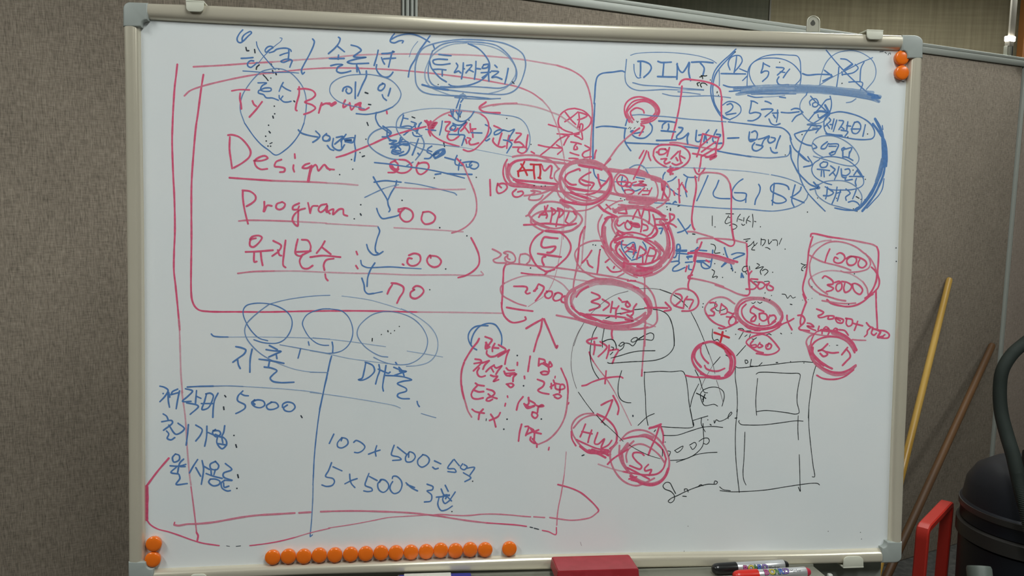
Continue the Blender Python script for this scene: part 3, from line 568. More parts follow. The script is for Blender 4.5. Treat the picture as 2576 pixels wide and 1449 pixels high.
r4.3 90,370 95,500 100,655; 230,440 210,560 240,615 330,590 400,510 370,450 290,440 225,470; 260,480 295,515; 560,545 495,610 520,670 600,680 690,620 670,580 590,590
r4.2m 830,570 900,600 820,650 790,720 860,740 990,720 1045,650; 860,560 1000,590
#drawn_circle|red rings around four capitals below the largest rings
r4.8m 1640,940 1560,870 1400,800 1200,765 1050,780 920,830 830,920 790,1000 830,1060 830,1140 900,1210 1030,1280 1180,1310 1350,1320 1550,1290 1690,1200 1750,1090 1720,1020 1650,960; 1300,930 1150,935 1000,950 880,1010 840,1060 900,1120 1020,1180 1130,1230 1270,1250 1430,1210 1560,1140 1640,1050 1640,970 1540,940 1300,930
r4.8 700,1185 830,1180 1100,1160 1350,1180 1500,1190 1640,1160
r6m 870,1120 1000,1190 1150,1240; 1100,1295 1250,1300 1400,1315 1560,1280 1680,1200; 1360,760 1420,830 1500,870
#handwriting|red capitals APPD
r4.4 1075,850 1080,920; 1130,835 1080,940 1000,1000 970,1045; 1080,930 1120,1020 1105,1060; 990,1000 1110,1000; 1200,880 1210,960 1180,1140; 1190,880 1260,920 1270,960 1210,1010; 1310,890 1340,960 1300,1100 1280,1210; 1310,885 1400,920 1410,970 1340,1050; 1510,960 1480,1040 1450,1120 1500,1160; 1590,940 1630,1000
@1500 400 7.1556
#handwriting|two rows of red capitals crowded in the lower ring
r4.4 400,970 530,980; 530,890 550,980; 740,910 690,1000 660,1075; 760,910 790,1020; 860,890 830,1000 810,1060; 880,910 1000,920 1120,970 1250,1025; 950,940 960,1050 945,1160; 1020,1000 1050,1100 1060,1200; 1060,1080 1160,1080 1280,1090; 1070,1180 1200,1180 1300,1140; 1320,980 1330,1100 1300,1200 1290,1260; 1320,985 1400,1010 1400,1060 1320,1130; 1310,1150 1400,1190 1440,1225; 390,1100 370,1170 410,1200 500,1140; 560,1110 520,1170 540,1250 600,1270 640,1210 590,1130 560,1110; 620,1150 760,1170 780,1220 680,1210 620,1160; 820,1100 820,1200 800,1310; 830,1170 920,1210 920,1270 850,1290
r6 620,1130 700,1190 760,1200
#handwriting|blue letter X and dark marks beside the lower ring
b3.8 1470,1080 1530,1170 1600,1280 1640,1345; 1695,1185 1650,1240 1550,1300 1465,1325; 1130,1250 1190,1250 1160,1345
d3 1735,1350 1775,1355
@1760 50 5.3667
#drawn_bracket|tall double blue bracket at the upper right
b3.4 490,395 400,480 280,590 200,700 165,830 150,960 170,1080 220,1200 300,1310 380,1340
b3.6 480,430 380,530 280,640 210,750 180,880 180,1000 200,1120 250,1220 330,1310 410,1350
d3 480,435; 145,812; 238,970 235,985; 255,1018; 435,1335
#handwriting|circled blue number one with an underline and arrow
b3.4 410,675 385,590 420,510 490,480 550,490 575,550 540,620 470,700; 500,485 490,580 465,715; 540,660 635,700; 640,760 580,820
b4 290,725 460,728 620,730
b3.6 320,880 400,905 550,905 750,890
#drawn_circle|double blue ring around the figure five
b2.8 640,890 645,760 665,650 730,570 850,500 1000,470 1200,475 1320,490 1355,550 1365,680 1370,780 1355,880; 740,885 690,800 670,700 700,600 800,535 950,515 1120,530 1250,590 1330,670 1365,730 1360,800 1290,880
b3.8 860,580 850,650 830,715 880,690 930,700 920,760 850,830; 865,590 945,630; 1035,640 1140,655 1050,745; 1215,665 1170,720 1130,780; 1090,700 1150,710; 1070,770 1045,820 1070,870 1200,875
d3 1080,572
#drawn_arrow|blue arrow leading to the crossed out circle
b4 1390,725 1450,745 1600,735 1780,740; 1685,680 1790,760; 1790,765 1665,825
#drawn_circle|crossed out blue circle at the top right
b2.6m 1620,880 1650,720 1720,560 1830,460 1960,420 2110,420 2250,480 2340,560 2380,680 2360,800 2250,940
b3.4 1710,410 1850,580 2000,740 2150,880 2300,1010 2420,1105; 1905,525 1980,535 2060,590; 2100,600 2140,650 2080,710 1920,740; 1920,700 1930,745; 1880,640 1870,760 1850,900; 2220,570 2180,650 2165,830; 2015,840 2100,835 2200,850 2170,950
b2.6 2335,510 2150,590 1980,680
b2.4m 1980,680 1800,770 1650,860 1600,895
b5.5 2060,600 1950,680
d2.6 1925,855
#scribble|broad blue band brushed under the ringed figures
b8f 470,930 800,900 1200,890 1600,900 2000,940 2340,980; 560,960 900,930 1300,910 1700,930 2100,980 2440,1035; 500,1005 800,960 1200,950 1600,960 2000,1010 2400,1070; 640,980 1000,990 1400,970 1800,990 2200,1040 2420,1100; 1300,920 1700,950 2100,1000 2430,1050
b2.6m 470,930 700,910; 520,985 900,960 1300,950; 640,975 900,990 1200,985; 700,1005 1000,1000 1300,1000; 1800,1000 2100,1040 2350,1085
b3.2 400,965 550,955; 650,1020 750,1045 850,1042; 1080,1040 1160,1052
b2.4f 850,1042 1000,1035 1150,1020
b7 2280,1000 2400,1030; 2330,1050 2430,1050
b3m 1980,1118 2050,1105 2110,1065
#handwriting|circled blue number two
b3 310,1150 380,1105 470,1110 550,1170 555,1240 500,1300 420,1340
b3.8 370,1145 420,1130 450,1170 420,1220 350,1260; 360,1280 490,1260
@1880 200 7.1556
#handwriting|blue figure five and syllable with an arrow
b3.8 65,385 120,395 185,430; 75,395 60,500 40,605 150,590 240,620 210,680 100,740 10,740; 320,390 375,405 430,435; 255,540 380,530 460,540 320,670; 545,550 545,650 525,765; 450,605 555,600; 470,640 505,690; 390,710 430,790 500,820 590,795; 610,590 750,600 930,580; 790,545 850,520 930,530 1000,590; 980,610 880,660 805,755
#scribble|scratched out blue oval
b2.8m 1060,280 980,370 945,480 970,580 1040,680 1150,770 1280,790 1400,730 1470,630
b3.4 1470,630 1510,500 1515,400 1490,300; 1075,235 1060,280; 1140,300 1230,400 1330,480 1450,600; 1490,350 1420,370 1330,480 1200,620 1100,740; 1230,410 1180,430 1180,480 1240,490 1280,440 1240,350 1180,350 1120,400 1135,460; 1270,630 1290,690 1370,650
b5.5 1210,600 1300,570 1450,600 1390,640; 1400,460 1450,550 1480,610 1420,680
#drawn_circle|largest of the blue ovals at the right edge
b3.6 1500,610 1650,580 1850,610 2050,680 2200,780 2280,900 2290,1000 2250,1060 2150,1080 1950,1075 1750,1040 1600,1010 1450,980 1400,920 1380,830 1390,720 1450,640
b5.5 1420,975 1550,1000 1700,1010
b3.8 1470,690 1500,730 1440,800 1400,840; 1430,800 1480,880; 1560,710 1520,890; 1610,730 1550,930; 1490,810 1530,810; 1650,735 1730,750 1650,900; 1690,850 1740,890; 1810,760 1790,900; 1790,830 1860,840; 1690,910 1810,940 1760,1020; 1930,770 1880,900 1900,960 1970,970 2030,900 2040,820 1990,760 1940,770; 1870,890 2040,890; 2125,815 2100,930 2080,1020
d3.2 2165,980; 1810,1035; 985,990
#drawn_arrow|fan of blue arrows reaching the right hand ovals
b3.6 850,980 1000,930 1150,910 1290,885; 1080,810 1200,830 1330,840 1280,900 1235,960; 850,990 880,1050 960,1120 1060,1170 1150,1190; 1175,1140 1250,1220 1190,1245; 770,1040 790,1130 850,1250 950,1340 1060,1440
b3 1420,640 1300,720 1180,800 1100,900 1010,1050 960,1200 925,1350 910,1440
b5m 1090,810 1200,800 1250,840 ; 1180,880 1280,880
@1880 380 7.1556
b3 925,0 910,200 930,400 990,580 1080,740 1200,880 1400,1080
b3.6 950,70 1040,150 1110,185; 1090,100 1165,240 1015,285
b4 780,-60 785,0 790,120 840,240 920,390 1020,500 1130,600 1230,640; 1195,560 1240,610; 1130,695 1240,670
b8 1270,620 1250,660 1290,660
#drawn_circle|blue oval stacked directly below the largest oval
@1880 200 7.1556
b2.8m 1160,1190 1200,1090 1300,1030 1430,1010 1600,1030 1800,1130 1930,1250 2000,1370 2010,1430 1990,1490 1920,1550 1800,1550 1600,1505 1400,1440 1190,1380; 1160,1190 1190,1280 1290,1360 1370,1400
b3.8 1440,1120 1340,1200 1330,1240 1400,1240 1460,1150; 1470,1160 1640,1170 1590,1300; 1470,1200 1600,1200; 1540,1310 1480,1330 1510,1360 1580,1330 1580,1300 1520,1300; 1740,1225 1700,1250 1710,1280 1760,1240; 1770,1250 1880,1230 1840,1330; 1720,1300 1720,1400; 1840,1300 1830,1400; 1720,1390 1800,1400 1900,1455
#drawn_circle|blue oval with four syllables at the right edge
@1880 380 7.1556
b2.8 1300,150 1200,220 1160,320 1180,410 1250,490 1400,570 1520,605; 1300,130 1400,105 1550,100 1750,140 1900,230 2020,360 2090,500 2090,590 2030,650 1900,690 1700,700 1500,690 1400,640
b3.6 1370,190 1310,240 1330,290 1420,280 1445,210 1370,190; 1260,325 1360,335 1480,350; 1335,360 1330,450; 1375,360 1385,460; 1500,265 1560,310 1580,330 1480,435; 1540,380 1590,450; 1650,280 1620,400 1570,510; 1690,320 1710,460 1760,480; 1760,330 1830,320 1850,380 1780,440 1700,430; 1780,470 1760,520 1890,510; 1980,340 1920,430; 1980,350 2040,430; 1840,455 1950,455 2095,458; 1965,490 1945,560 1960,620
d3 1905,342; 2125,508
#drawn_circle|lowest of the blue ovals at the right edge
b2.8m 1270,610 1400,550 1550,530 1750,540 1900,600 2000,690 2060,800 2055,920 2020,1000; 1220,690 1250,780 1340,870 1480,950 1650,1000 1800,1040 1920,1060
b3.8 1440,650 1430,780 1410,860; 1440,660 1550,750 1480,800 1370,800; 1615,650 1590,790 1520,960; 1680,700 1620,900; 1600,760 1680,740; 1775,680 1850,760 1770,830 1780,885; 1960,700 1930,780 1895,860; 1820,920 1900,900 1980,930 2020,980; 1575,1025 1750,1060 1950,1070
d3 1960,820 2010,850; 1605,850; 2045,870; 2115,875; 1265,845; 1083,1098; 1400,1080; 1910,1040; 1970,1020; 1975,1085; 2080,1085; 2085,955
#scribble|thick blue brush stroke curving down the right edge
@1880 200 7.1556
b8 2300,710 2350,800 2400,900 2440,1050 2460,1200 2465,1440 2450,1560
b6 2260,800 2340,900 2400,1000 2470,1100 2500,1250 2510,1440 2500,1560; 2430,1060 2435,1250 2435,1440 2420,1560
b3 2310,710 2400,860; 2430,830 2440,900
@1880 380 7.1556
b9 2450,150 2400,380 2330,560 2230,760 2130,900 2040,1000 1950,1060
b6 2500,180 2490,200 2450,420 2380,600 2280,800 2150,980 2070,1080
b8m 2430,150 2380,350 2320,550
b3 2460,500 2430,680 2370,790 2270,900 2150,1030
@1480 540 7.1556
#drawn_circle|thick red outer ring around the crowded capitals
r7m 360,50 280,180 260,330 280,480 330,620 430,760 570,900 740,1020 900,1090
r7m 300,230 300,400 340,560 420,700 520,810 640,910
r4m 250,0 180,150 180,280 220,420 260,520 300,650 400,800 560,960 750,1080 880,1130
r4 330,70 255,210 240,400; 310,70 350,40 430,50
r9m 1300,130 1390,260 1430,420 1430,580 1380,740 1270,880 1120,980 960,1060
r6m 1330,60 1430,180 1500,340 1540,500 1540,680 1480,820 1370,950 1200,1060 1000,1120
r4 1420,200 1500,400 1520,600 1450,780; 1350,150 1440,350 1470,550 1430,720
r10m 640,960 800,1030 1000,1050 1150,1000 1300,920; 700,920 850,980 1000,980 1150,960
r10m 560,860 700,960 850,1040; 1250,920 1400,780 1460,600
r6 640,860 700,880 850,890 1000,890 1150,860 1300,770; 640,860 640,940; 880,930 1000,960 1150,970; 870,1010 1050,1000
r4 820,1080 950,1100 1150,1040; 280,470 290,510; 235,560 280,610
@1500 400 7.1556
r10m 330,940 480,890 700,870 900,890 1100,950 1220,1050
r7m 400,880 550,850 750,850; 300,900 350,960; 950,860 1100,940 1210,1030
r4m 130,940 180,890 250,840 400,760 470,750
r6 40,830 130,920 300,1010 370,1040; 160,1075 240,1045 330,1045
r4 180,820 260,900; 280,1080 290,1140
@1480 540 7.1556
#drawn_circle|red oval around the upper row of crowded capitals
r4.6m 480,130 560,40 700,20 860,40 1000,90 1150,190 1230,260; 470,70 430,150 430,220 480,330 520,380; 480,130 480,200 540,290 650,330 800,370
r4.6 640,330 800,320 950,350 1060,390; 1180,250 1140,330 1060,390; 1240,260 1230,340 1150,410 1030,430
r6 540,290 650,350; 520,320 560,370 620,370; 1200,200 1240,300 1160,400
r5m 480,400 520,370 450,440
#drawn_circle|red oval around the lower row of crowded capitals
r5 480,480 600,420 750,400 950,430 1100,470 1250,560 1350,660; 430,640 400,560 430,480 520,430 700,390
r5 620,470 540,540 500,620 520,690 600,770 720,840; 560,490 500,560 490,640
r5m 440,620 500,720 600,800 720,860; 1200,480 1330,600 1360,700 1300,800; 1230,630 1280,700 1240,800; 1150,500 1250,580 1300,690 1250,780
r4 570,530 700,550; 470,500 600,520 ; 1000,460 1100,520 1200,600
#handwriting|red capitals APP over a blue oval
b3.2 600,480 600,580 640,660 700,740 760,800; 980,490 1030,570 1040,650 1000,720; 780,820 880,790 1000,730; 650,600 720,540 820,500 850,600 840,690 800,780; 700,660 870,680
r4.6 820,540 740,620 660,680; 800,540 830,610 810,710; 700,590 860,650; 930,570 900,680 870,800; 950,580 1040,670 1000,720 930,740; 980,720 980,870; 1110,590 1070,700 1030,860; 1110,590 1210,640 1200,730 1050,740; 1200,740 1150,840; 560,620 700,820
@560 560 5.3667
#handwriting|red four syllable word below the word Program
r4.5 450,210 380,230 370,310 410,330 490,270 530,200 490,175 400,190 370,225; 310,395 450,390 680,372; 425,400 430,530 460,525; 515,400 525,500 540,575; 685,245 790,310 760,380 670,450; 745,370 770,440 795,445; 850,240 830,400 820,580 850,605; 1015,225 990,330 985,420 1040,450 1110,420 1190,380; 1070,230 1150,240 1190,320 1180,380; 1000,395 1190,385; 1080,430 1040,520 1080,610 1150,620 1215,580; 1380,250 1340,320 1270,410; 1340,330 1460,425; 1185,465 1350,445 1590,465; 1500,485 1400,505 1365,570 1375,640; 1385,695 1395,750 1420,780
r4.8 1805,390 1820,430; 1800,580 1825,620
r4m 205,685 400,662 700,653
r3.6f 700,653 1000,653 1400,670 1600,678 1800,683
@860 560 5.3667
r3.6f 190,683 500,688 900,705 1500,705 1850,712 1910,700 1880,660
#drawn_arrow|two small blue arrows stepping down to the red number 70
b3.8 490,60 510,110 475,220 450,350 465,400 485,410; 335,295 360,370 430,435 500,425 555,390; 445,545 390,630 350,740 340,860; 270,750 300,840 310,920 350,960 430,955
b3 430,955 545,932
b3.2 255,510 270,570 340,605 450,605 650,597 850,610 
b2.8m 850,610 1070,622
#handwriting|red double zero beside a short closing bracket
r4.6 905,440 980,415 1050,440 1060,510 1010,570 930,580 885,540 900,480 945,485; 1190,445 1290,460 1340,520 1310,580 1240,600 1170,560 1150,500 1190,440 1200,475; 820,560 835,570
r4.4 1745,205 1800,310 1850,440 1850,560 1790,640 1680,710 1570,742
d3.4 1322,68; 1402,625; 1688,178
#handwriting|red number 70
r4.6 680,840 640,900 615,960; 670,815 750,825 830,870 830,930 780,1010 745,1085; 975,905 960,890 1000,855 1070,870 1105,920 1070,980 990,1025 930,1000 930,940 980,905
d3 1187,905
@1220 570 7.1556
#handwriting|red number 200 left of the round bubble
r4.2m 135,405 230,450 290,500 250,550 150,600 180,640 380,655; 380,490 340,470 400,445 500,480 550,570 530,630 450,645 370,610 360,560 410,520; 410,500 410,570 450,590; 640,505 620,570 620,660; 640,500 740,490 810,540 800,620 750,670
d3.4 820,745
#drawn_circle|red round bubble holding one large syllable
r4.6 1040,90 910,190 830,320 810,450 860,590 950,720 1080,800; 1340,90 1470,200 1540,320 1540,420 1480,540 1380,640 1280,730; 1250,770 1150,800 1080,860; 1080,805 1180,800
r5 1310,210 1180,200 1070,190 1030,250 1015,340 1050,375 1270,360 1250,410 1180,465 1120,465; 950,485 1120,510 1370,545; 1090,540 1040,550 1030,620 1060,690
r6 1100,75 1200,80 1300,100
#drawn_circle|red bubble partly hidden by the thick ring
r4m 2100,255 1950,255 1800,300 1680,380 1620,480 1640,600 1700,720 1820,830 2000,920 2150,950; 2380,910 2500,840
r4.6 1920,430 1850,540 1750,650; 1840,610 1870,690 1940,735; 2070,420 2050,560 2040,700 2020,840; 2170,640 2230,590; 2200,730 2280,810 2380,815 2450,800
r4.4 2330,720 2315,750
d3.2 1945,327; 1990,335; 2075,415
#drawn_bracket|upright red line between the two bubbles
r5 1800,5 1730,130 1700,280 1680,500 1660,700
r4.4m 1660,700 1630,850 1600,1000 1590,1100
r4f 1775,20 1770,200 1755,450 1730,690 1640,800
r2.2f 1390,0 1385,200 1360,420 1320,650 1280,830 1230,980 1150,1140 1050,1260 900,1360 780,1440
#drawn_frame|red rounded box around the number 29000
r4.8 370,690 340,760 330,900 320,1100 310,1300 300,1449
r4.8m 2020,860 2300,905 2576,960; 370,690 450,670 600,675 750,690 1000,715 1300,745 1600,785 1900,840 2020,860
r4 655,835 800,855 1060,870
r3.8f 1060,870 1300,905 1600,950 1850,985
@860 560 5.3667
r4.8 2155,1080 2165,1180 2200,1270 2290,1345 2380,1345 2485,1305 2475,1275
r4.8 2225,1145 2400,1175 2576,1195
@1220 570 7.1556
r3.8f 1500,1150 1400,1040 1250,950 1100,895 900,880 700,890 500,950 350,1020
r4m 350,1020 285,1090 280,1160 320,1240 450,1320 600,1390 740,1430
#handwriting|red number 29000
r4.8 520,1075 750,1090 760,1130 730,1180 760,1210 810,1195; 960,1040 900,1160; 970,1035 1060,1090 1040,1160 970,1260 910,1335; 940,1110 880,1160; 1110,1165 1200,1170 1210,1230 1150,1290 1090,1270 1080,1210 1120,1180; 1260,1210 1320,1190 1390,1230 1370,1300 1260,1335 1225,1290 1270,1210; 1440,1250 1380,1280 1380,1350 1430,1370
@1660 690 7.1556
#handwriting|blue words struck through in the middle of the right half
@1480 540 7.1556
b3.8 1590,620 1600,540 1640,540 1650,610 1580,640 1770,640; 1660,600 1640,700 1630,830; 1580,690 1800,710; 1600,690 1560,770 1520,770; 1490,850 1620,840 1640,870 1530,960 1520,1010 1600,1010 1740,950; 1810,910 1810,980 1860,990; 1750,860 1870,850; 1780,760 1800,800; 1960,830 2100,830 2200,840; 2240,640 2230,760 2210,880 2190,950 2100,970 2040,930 2040,850 2180,940; 1840,660 1950,640 2130,650; 1970,590 1920,640
b6 1590,650 1760,650; 1780,760 1860,750; 1960,840 2040,850
b3.8 2450,595 2490,730 2560,880 2600,1000; 2400,935 2480,850 2560,810
@1680 520 7.1556
b3.8 1150,860 1250,830 1380,850 1250,910 1180,940; 970,1080 1060,1010
r6 370,835 500,830 700,850 900,890 1100,950 1250,995
r8m 500,860 700,890 900,930 1180,1015
r5 610,640 570,740 510,820 480,900 470,980 ; 500,780 500,860
r4.4 690,965 745,995; 345,1070 320,1165
d3 845,1025; 1140,1110 1150,1120; 1165,1155; 1215,1180
b5 1330,1200 1320,1270; 1330,1210 1360,1270
#drawn_frame|third red box beside the black list
r4.4m 525,645 535,590 620,570 800,570 1000,580 1180,600 1300,630 1400,650
r4.4 1160,400 1180,540 1200,640 1180,690 1130,710 1000,650 850,580
r4.8 1420,670 1430,850 1420,1050 1450,1200 1465,1340 1470,1449; 510,860 490,1000 450,1140 400,1260; 440,1230 370,1250 370,1290 440,1290
r4.4m 440,1290 600,1320 800,1370 1000,1440
@1660 690 7.1556
r4.6 540,70 510,180 515,280; 560,0 540,50; 1600,0 1600,150 1615,340 1580,380 1500,380
r4.6m 1000,190 1200,260 1400,350 1510,380
#handwriting|thin black numbered list
@1680 520 7.1556
k2 800,165 800,340; 1045,125 1185,130; 1095,160 1030,280 1050,305 1140,270; 1095,190 1150,200; 1110,340 1170,310 1245,350 1220,390 1170,410; 1305,135 1260,200 1245,270; 1270,220 1340,245; 1370,195 1365,260; 1330,310 1350,335 1385,320; 1465,170 1420,240 1415,300; 1430,240 1490,270; 1525,135 1535,250 1525,370; 1560,262 1585,270; 775,670 840,690 860,740 840,830 940,828
k2 1365,590 1480,575; 1410,610 1410,630 1440,610; 1550,620 1500,680 1440,720; 1545,640 1560,700 1610,650; 1560,690 1510,770 1565,780; 1680,570 1675,690; 1680,590 1755,600 1740,660 1700,705; 1810,590 1820,670 1870,620; 1885,600 1960,600 1975,650 1970,700; 2050,570 2005,675; 1755,735 1790,735 1840,765
k2 795,1130 840,1160 830,1210 805,1270 870,1250 895,1260 875,1285; 1430,1070 1370,1080 1340,1140 1370,1170 1430,1150; 1470,1070 1475,1140; 1400,1180 1420,1215; 1605,1020 1650,1050 1580,1115 1640,1100 1720,1080 1665,1160 1680,1220; 1700,1150 1760,1125 1805,1160 1740,1235
k2.6 850,362; 1668,360; 2112,762; 1005,855; 985,1272; 1888,1180; 2515,98
k2 2400,1020 2440,1040 2500,1050; 2470,1050 2420,1090 2410,1140 2435,1150; 2490,1080 2450,1105
@1660 690 7.1556
k1.8 1690,135 1760,135; 1880,130 1970,130 1960,170; 1895,325 1890,345; 1870,415 1880,435; 1985,450 1970,470; 1650,510 1680,525 1720,495; 1760,495 1800,520 1840,500; 2200,355 2260,365 2300,430 2350,380 2390,425 2440,410; 2350,540 2380,545; 1010,490 990,540 1000,620 1040,655 1100,650 1180,620
k1.8 950,985 945,1130 975,1190 1040,1170 1060,1200; 1405,990 1440,975 1490,980 1510,1000; 1500,1040 1425,1165; 1530,1120 1570,1090; 1630,1080 1610,1130; 1660,1160 1690,1170 1740,1140; 1560,1020 1640,1020; 1920,1090 1970,1070 2005,1090
k2.4 1365,1080; 2180,1065; 2368,1060; 2010,382
#handwriting|small red number 500 beside the black list
r4.4 1640,80 1760,90; 1610,90 1680,150 1740,210 1700,260 1550,265; 1790,150 1760,220 1790,260 1860,240 1890,190 1850,145 1760,140; 1900,190 1960,170 1920,220 1950,280 2030,280 2040,240 1980,200; 1970,150 1940,190
@1680 520 7.1556
r4.4 1510,1160 1470,1210 1460,1250
@1660 690 7.1556
#drawn_circle|small red ring holding the number 27
r4.4m 520,270 400,255 290,290 210,390 200,490 260,560
r4.4 260,560 340,590 425,610; 520,270 620,330 690,440 690,540 640,610 550,655 400,660; 280,345 370,370 400,430 360,490 280,560; 495,400 440,480 430,580; 470,450 600,465 570,540 530,620
#drawn_arrow|short red arrow pointing at the number 27
r4.6 -270,605 -100,600 140,605; 100,505 200,630 80,660
#drawn_circle|red ring holding red letters over a black sketch
r4.4m 1350,530 1200,430 1080,410 960,440 860,520 810,620 830,700
r4.4 830,700 890,790 1000,880 1170,950; 1060,965 1120,980 1250,940 1400,860; 905,510 980,510 1030,560 960,610 920,640 980,690 970,735 870,740; 1110,530 1090,620 1080,690; 1110,540 1210,630 1200,700 1100,725; 1230,680 1330,720; 1200,765 1280,765 1330,700; 1280,780 1240,850 1260,910 1330,900 1370,830 1330,760 1260,790
d3 780,530; 770,590; 1190,1020
#drawn_circle|thick red rings around the number 500
r6m 1620,420 1480,460 1390,560 1360,680 1410,810 1530,910 1680,960 1850,980
r6 1850,980 2000,960 2120,900 2200,800 2200,690 
r6m 2200,690 2120,570 1990,480 1830,430 1620,420
r5 1550,480 1440,560 1400,680 1440,800 1560,910 1720,960 1880,970 2040,940 2160,850
r5m 2160,850 2190,740 2140,620 2020,520 1850,460 1680,450 1550,480
r4.6 1550,540 1480,620 1480,720 1540,820 1650,890 1800,930 1950,920 2080,850; 1450,850 1600,970 1720,1000 1900,990 2080,950 2180,880
r8f 1700,440 1850,450 2000,510 2110,610 2170,720
r7m 1380,620 1400,740 1480,850 1600,930
r4.8 1690,570 1640,620 1630,680 1700,720 1730,770 1700,840 1640,840 1660,790 1720,740; 1680,580 1780,630 1870,670; 1790,720 1800,800 1860,840 1930,800 1920,730 1860,700 1790,710; 1980,740 1950,810 1960,880; 1980,750 2060,740 2090,800 2020,870
r4 1790,890 1785,920
r4.4 1420,990 1550,1030 1720,1055 1850,1060 2000,1030 2150,950
r5 1710,1010 1800,1010; 1740,1060 1840,1070
#drawn_circle|red lens shape around the number 600
r4.6 1840,1075 1700,1110 1580,1180 1555,1230 1620,1300 1740,1380 1860,1415; 1840,1075 1940,1110 2040,1200 2120,1300 2150,1350 2090,1410 1950,1449 1740,1425; 1680,1190 1630,1260 1650,1310 1730,1310 1730,1270 1650,1280; 1800,1230 1760,1300 1790,1320 1850,1290 1810,1260; 1960,1250 1910,1280 1920,1340 1980,1340 2010,1280 1960,1245 1940,1300
#drawn_arrow|bright red plus sign
R5.6 980,1050 1100,1090 1245,1140; 1130,1040 1110,1140 1080,1240
#handwriting|red multiplication and sum at the right
@1960 740 8.05
r4.8 160,430 160,500 190,590 260,720; 295,495 200,550 60,610 -20,670
r5 380,430 460,430 520,510 500,580 440,640 400,690 430,720 500,730 610,745; 550,160 500,290 450,440 430,560 440,640
r4.6 570,585 640,600 700,660 570,645 650,700 740,735; 810,650 790,720; 900,700 950,660 1010,710 930,710; 1100,720 1140,690 1190,720 1130,740; 1220,720 1330,740 1400,830; 870,770 870,800; 1010,780 990,820
r4.6 760,300 860,340 900,370 860,410 790,440 810,470 880,470 980,440 1110,450 1100,490 990,500 1000,460; 1150,470 1300,520 1280,580 1180,570 1140,490 1240,540; 1350,490 1480,520 1470,620 1400,650 1360,600 1370,500; 1590,550 1560,640 1525,730; 1500,590 1690,640; 1770,580 1830,650 1900,680; 1840,690 1790,740 1780,810 1730,860
r6 1890,700 1980,720 2050,760 2000,870 2100,860
r4.6 1890,720 1870,790 1920,830 1970,790; 2020,730 2150,750 2230,820 2210,880 2100,890 2000,870; 2140,820 2080,870
r4m 480,740 650,790 850,830 1100,850; 1480,920 1600,930 1755,935
#drawn_circle|thick red incomplete ring at the lower end of the right column
r5m 700,800 590,880 550,970 580,1080 620,1200 
r6m 620,1200 680,1340 770,1449
r5 1530,1180 1450,1040 1330,930 1180,870 1020,860 860,890 730,960 660,1050 640,1150 690,1260 800,1370 900,1449
r8 1560,1130 1480,980 1350,860 1180,780 1000,740 850,730
r4 850,730 750,770 690,850 650,950 640,1020
r7m 1500,1100 1400,970 1250,850 1080,790; 620,1050 620,1180 700,1350 830,1449
r5 980,1010 850,1130 780,1150 850,1130 930,1160 980,1220 900,1260 830,1200; 960,1170 1080,1190 1200,1180; 1385,1080 1330,1150 1270,1225; 1370,1120 1430,1200 1440,1270 1370,1350 1285,1440
k2 1020,1045; 1160,1035 1190,1035; 225,200 260,210; 475,120; 590,110; 665,85; 30,790 50,805; 245,790
@1960 570 8.05
#drawn_frame|tall red box at the right edge with a broken left side
r4.8 680,205 640,330 600,500 580,700 545,950 490,1160 480,1280 510,1380 545,1449
r4.8 640,200 650,150 690,140 850,170 1000,205 1250,240
r4.6m 1250,240 1500,280 1700,320 1900,365 1980,410
r4.8 1980,410 2010,500 2010,700 1995,950 2005,1000
r4.8 1960,1300 1965,1449
@1960 740 8.05
r4.8 485,0 540,140; 1960,0 1970,300 1985,560 1990,700
@1960 570 8.05
#drawn_circle|red oval around the number 1000 at the right edge
r4f 620,430 750,340 900,290 1050,275
r4.2m 1250,895 1300,920 1450,925 1650,905 1800,850 1850,760 1830,660 1750,550
r4.2m 660,620 740,500 850,400 1000,320 1150,300 1350,330 1550,410 1700,520 1850,650 1930,790 1980,920
r4.4m 620,580 760,660 900,720 1150,780 1350,840 1450,885
r4.2m 660,620 620,750 620,880 650,1020 730,1160 850,1280 980,1370
r4.6 1025,455 970,580 930,720; 1170,560 1230,530 1310,570 1330,640 1270,720 1180,740 1110,700 1130,620 1190,645; 1350,650 1450,600 1560,640 1560,720 1490,780 1400,770 1370,690 1450,610 1600,620 1750,700 1770,760 1700,830 1620,810 1600,740 1630,670
#drawn_circle|red oval around the number 3000 at the right edge
r3.6f 1700,1120 1550,1010 1380,935 1200,900 1050,890 880,910 750,960 650,1020
r4m 650,1020 600,1100 620,1190 720,1290 850,1370 1000,1420 1100,1445; 1800,1370 1780,1250 1700,1120
r4.8 1870,820 1950,900 2010,1020 2030,1120 2010,1220 1940,1310 1820,1400 1740,1449
r5.5 1985,970 1960,1120 1880,1300 1790,1420
r4.6 880,1040 920,1000 1000,1030 1090,1110 1090,1160 980,1180 1100,1250 1060,1290 960,1315; 1130,1130 1220,1110 1270,1170 1260,1260 1190,1310 1150,1250 1180,1160 1220,1150; 1270,1110 1380,1130 1470,1200 1430,1290 1340,1330 1310,1260 1330,1150; 1460,1170 1540,1150 1650,1210 1690,1290 1640,1370 1550,1330 1500,1250 1490,1180
d3.2 1525,957; 2368,432; 2372,705
@1960 740 8.05
r4.6m 820,0 1000,50 1200,110 1345,135
r5 970,110 1050,180 1250,235 1400,250 1550,225 1700,150 1820,50 1900,0
r4m 870,130 1000,150 1200,180 1400,190 1550,180
d3.2 1408,205
k1.8 660,-160 670,-140
@350 720 5.3667
#drawn_frame|long faded pink outline drawn around the left half of the board
r4f 535,450 545,600 552,800 558,1000 565,1200 585,1440
@350 950 5.3667
r4f 575,180 590,300 610,430 625,560 640,800 650,960 665,1150 685,1350 700,1449
@350 1120 5.3667
r3.8m 700,560 725,750 750,950 765,1080 775,1180 
r4.4 775,1180 795,1220 785,1290
#drawn_circle|two grey blue rings and a wide oval above the table heading
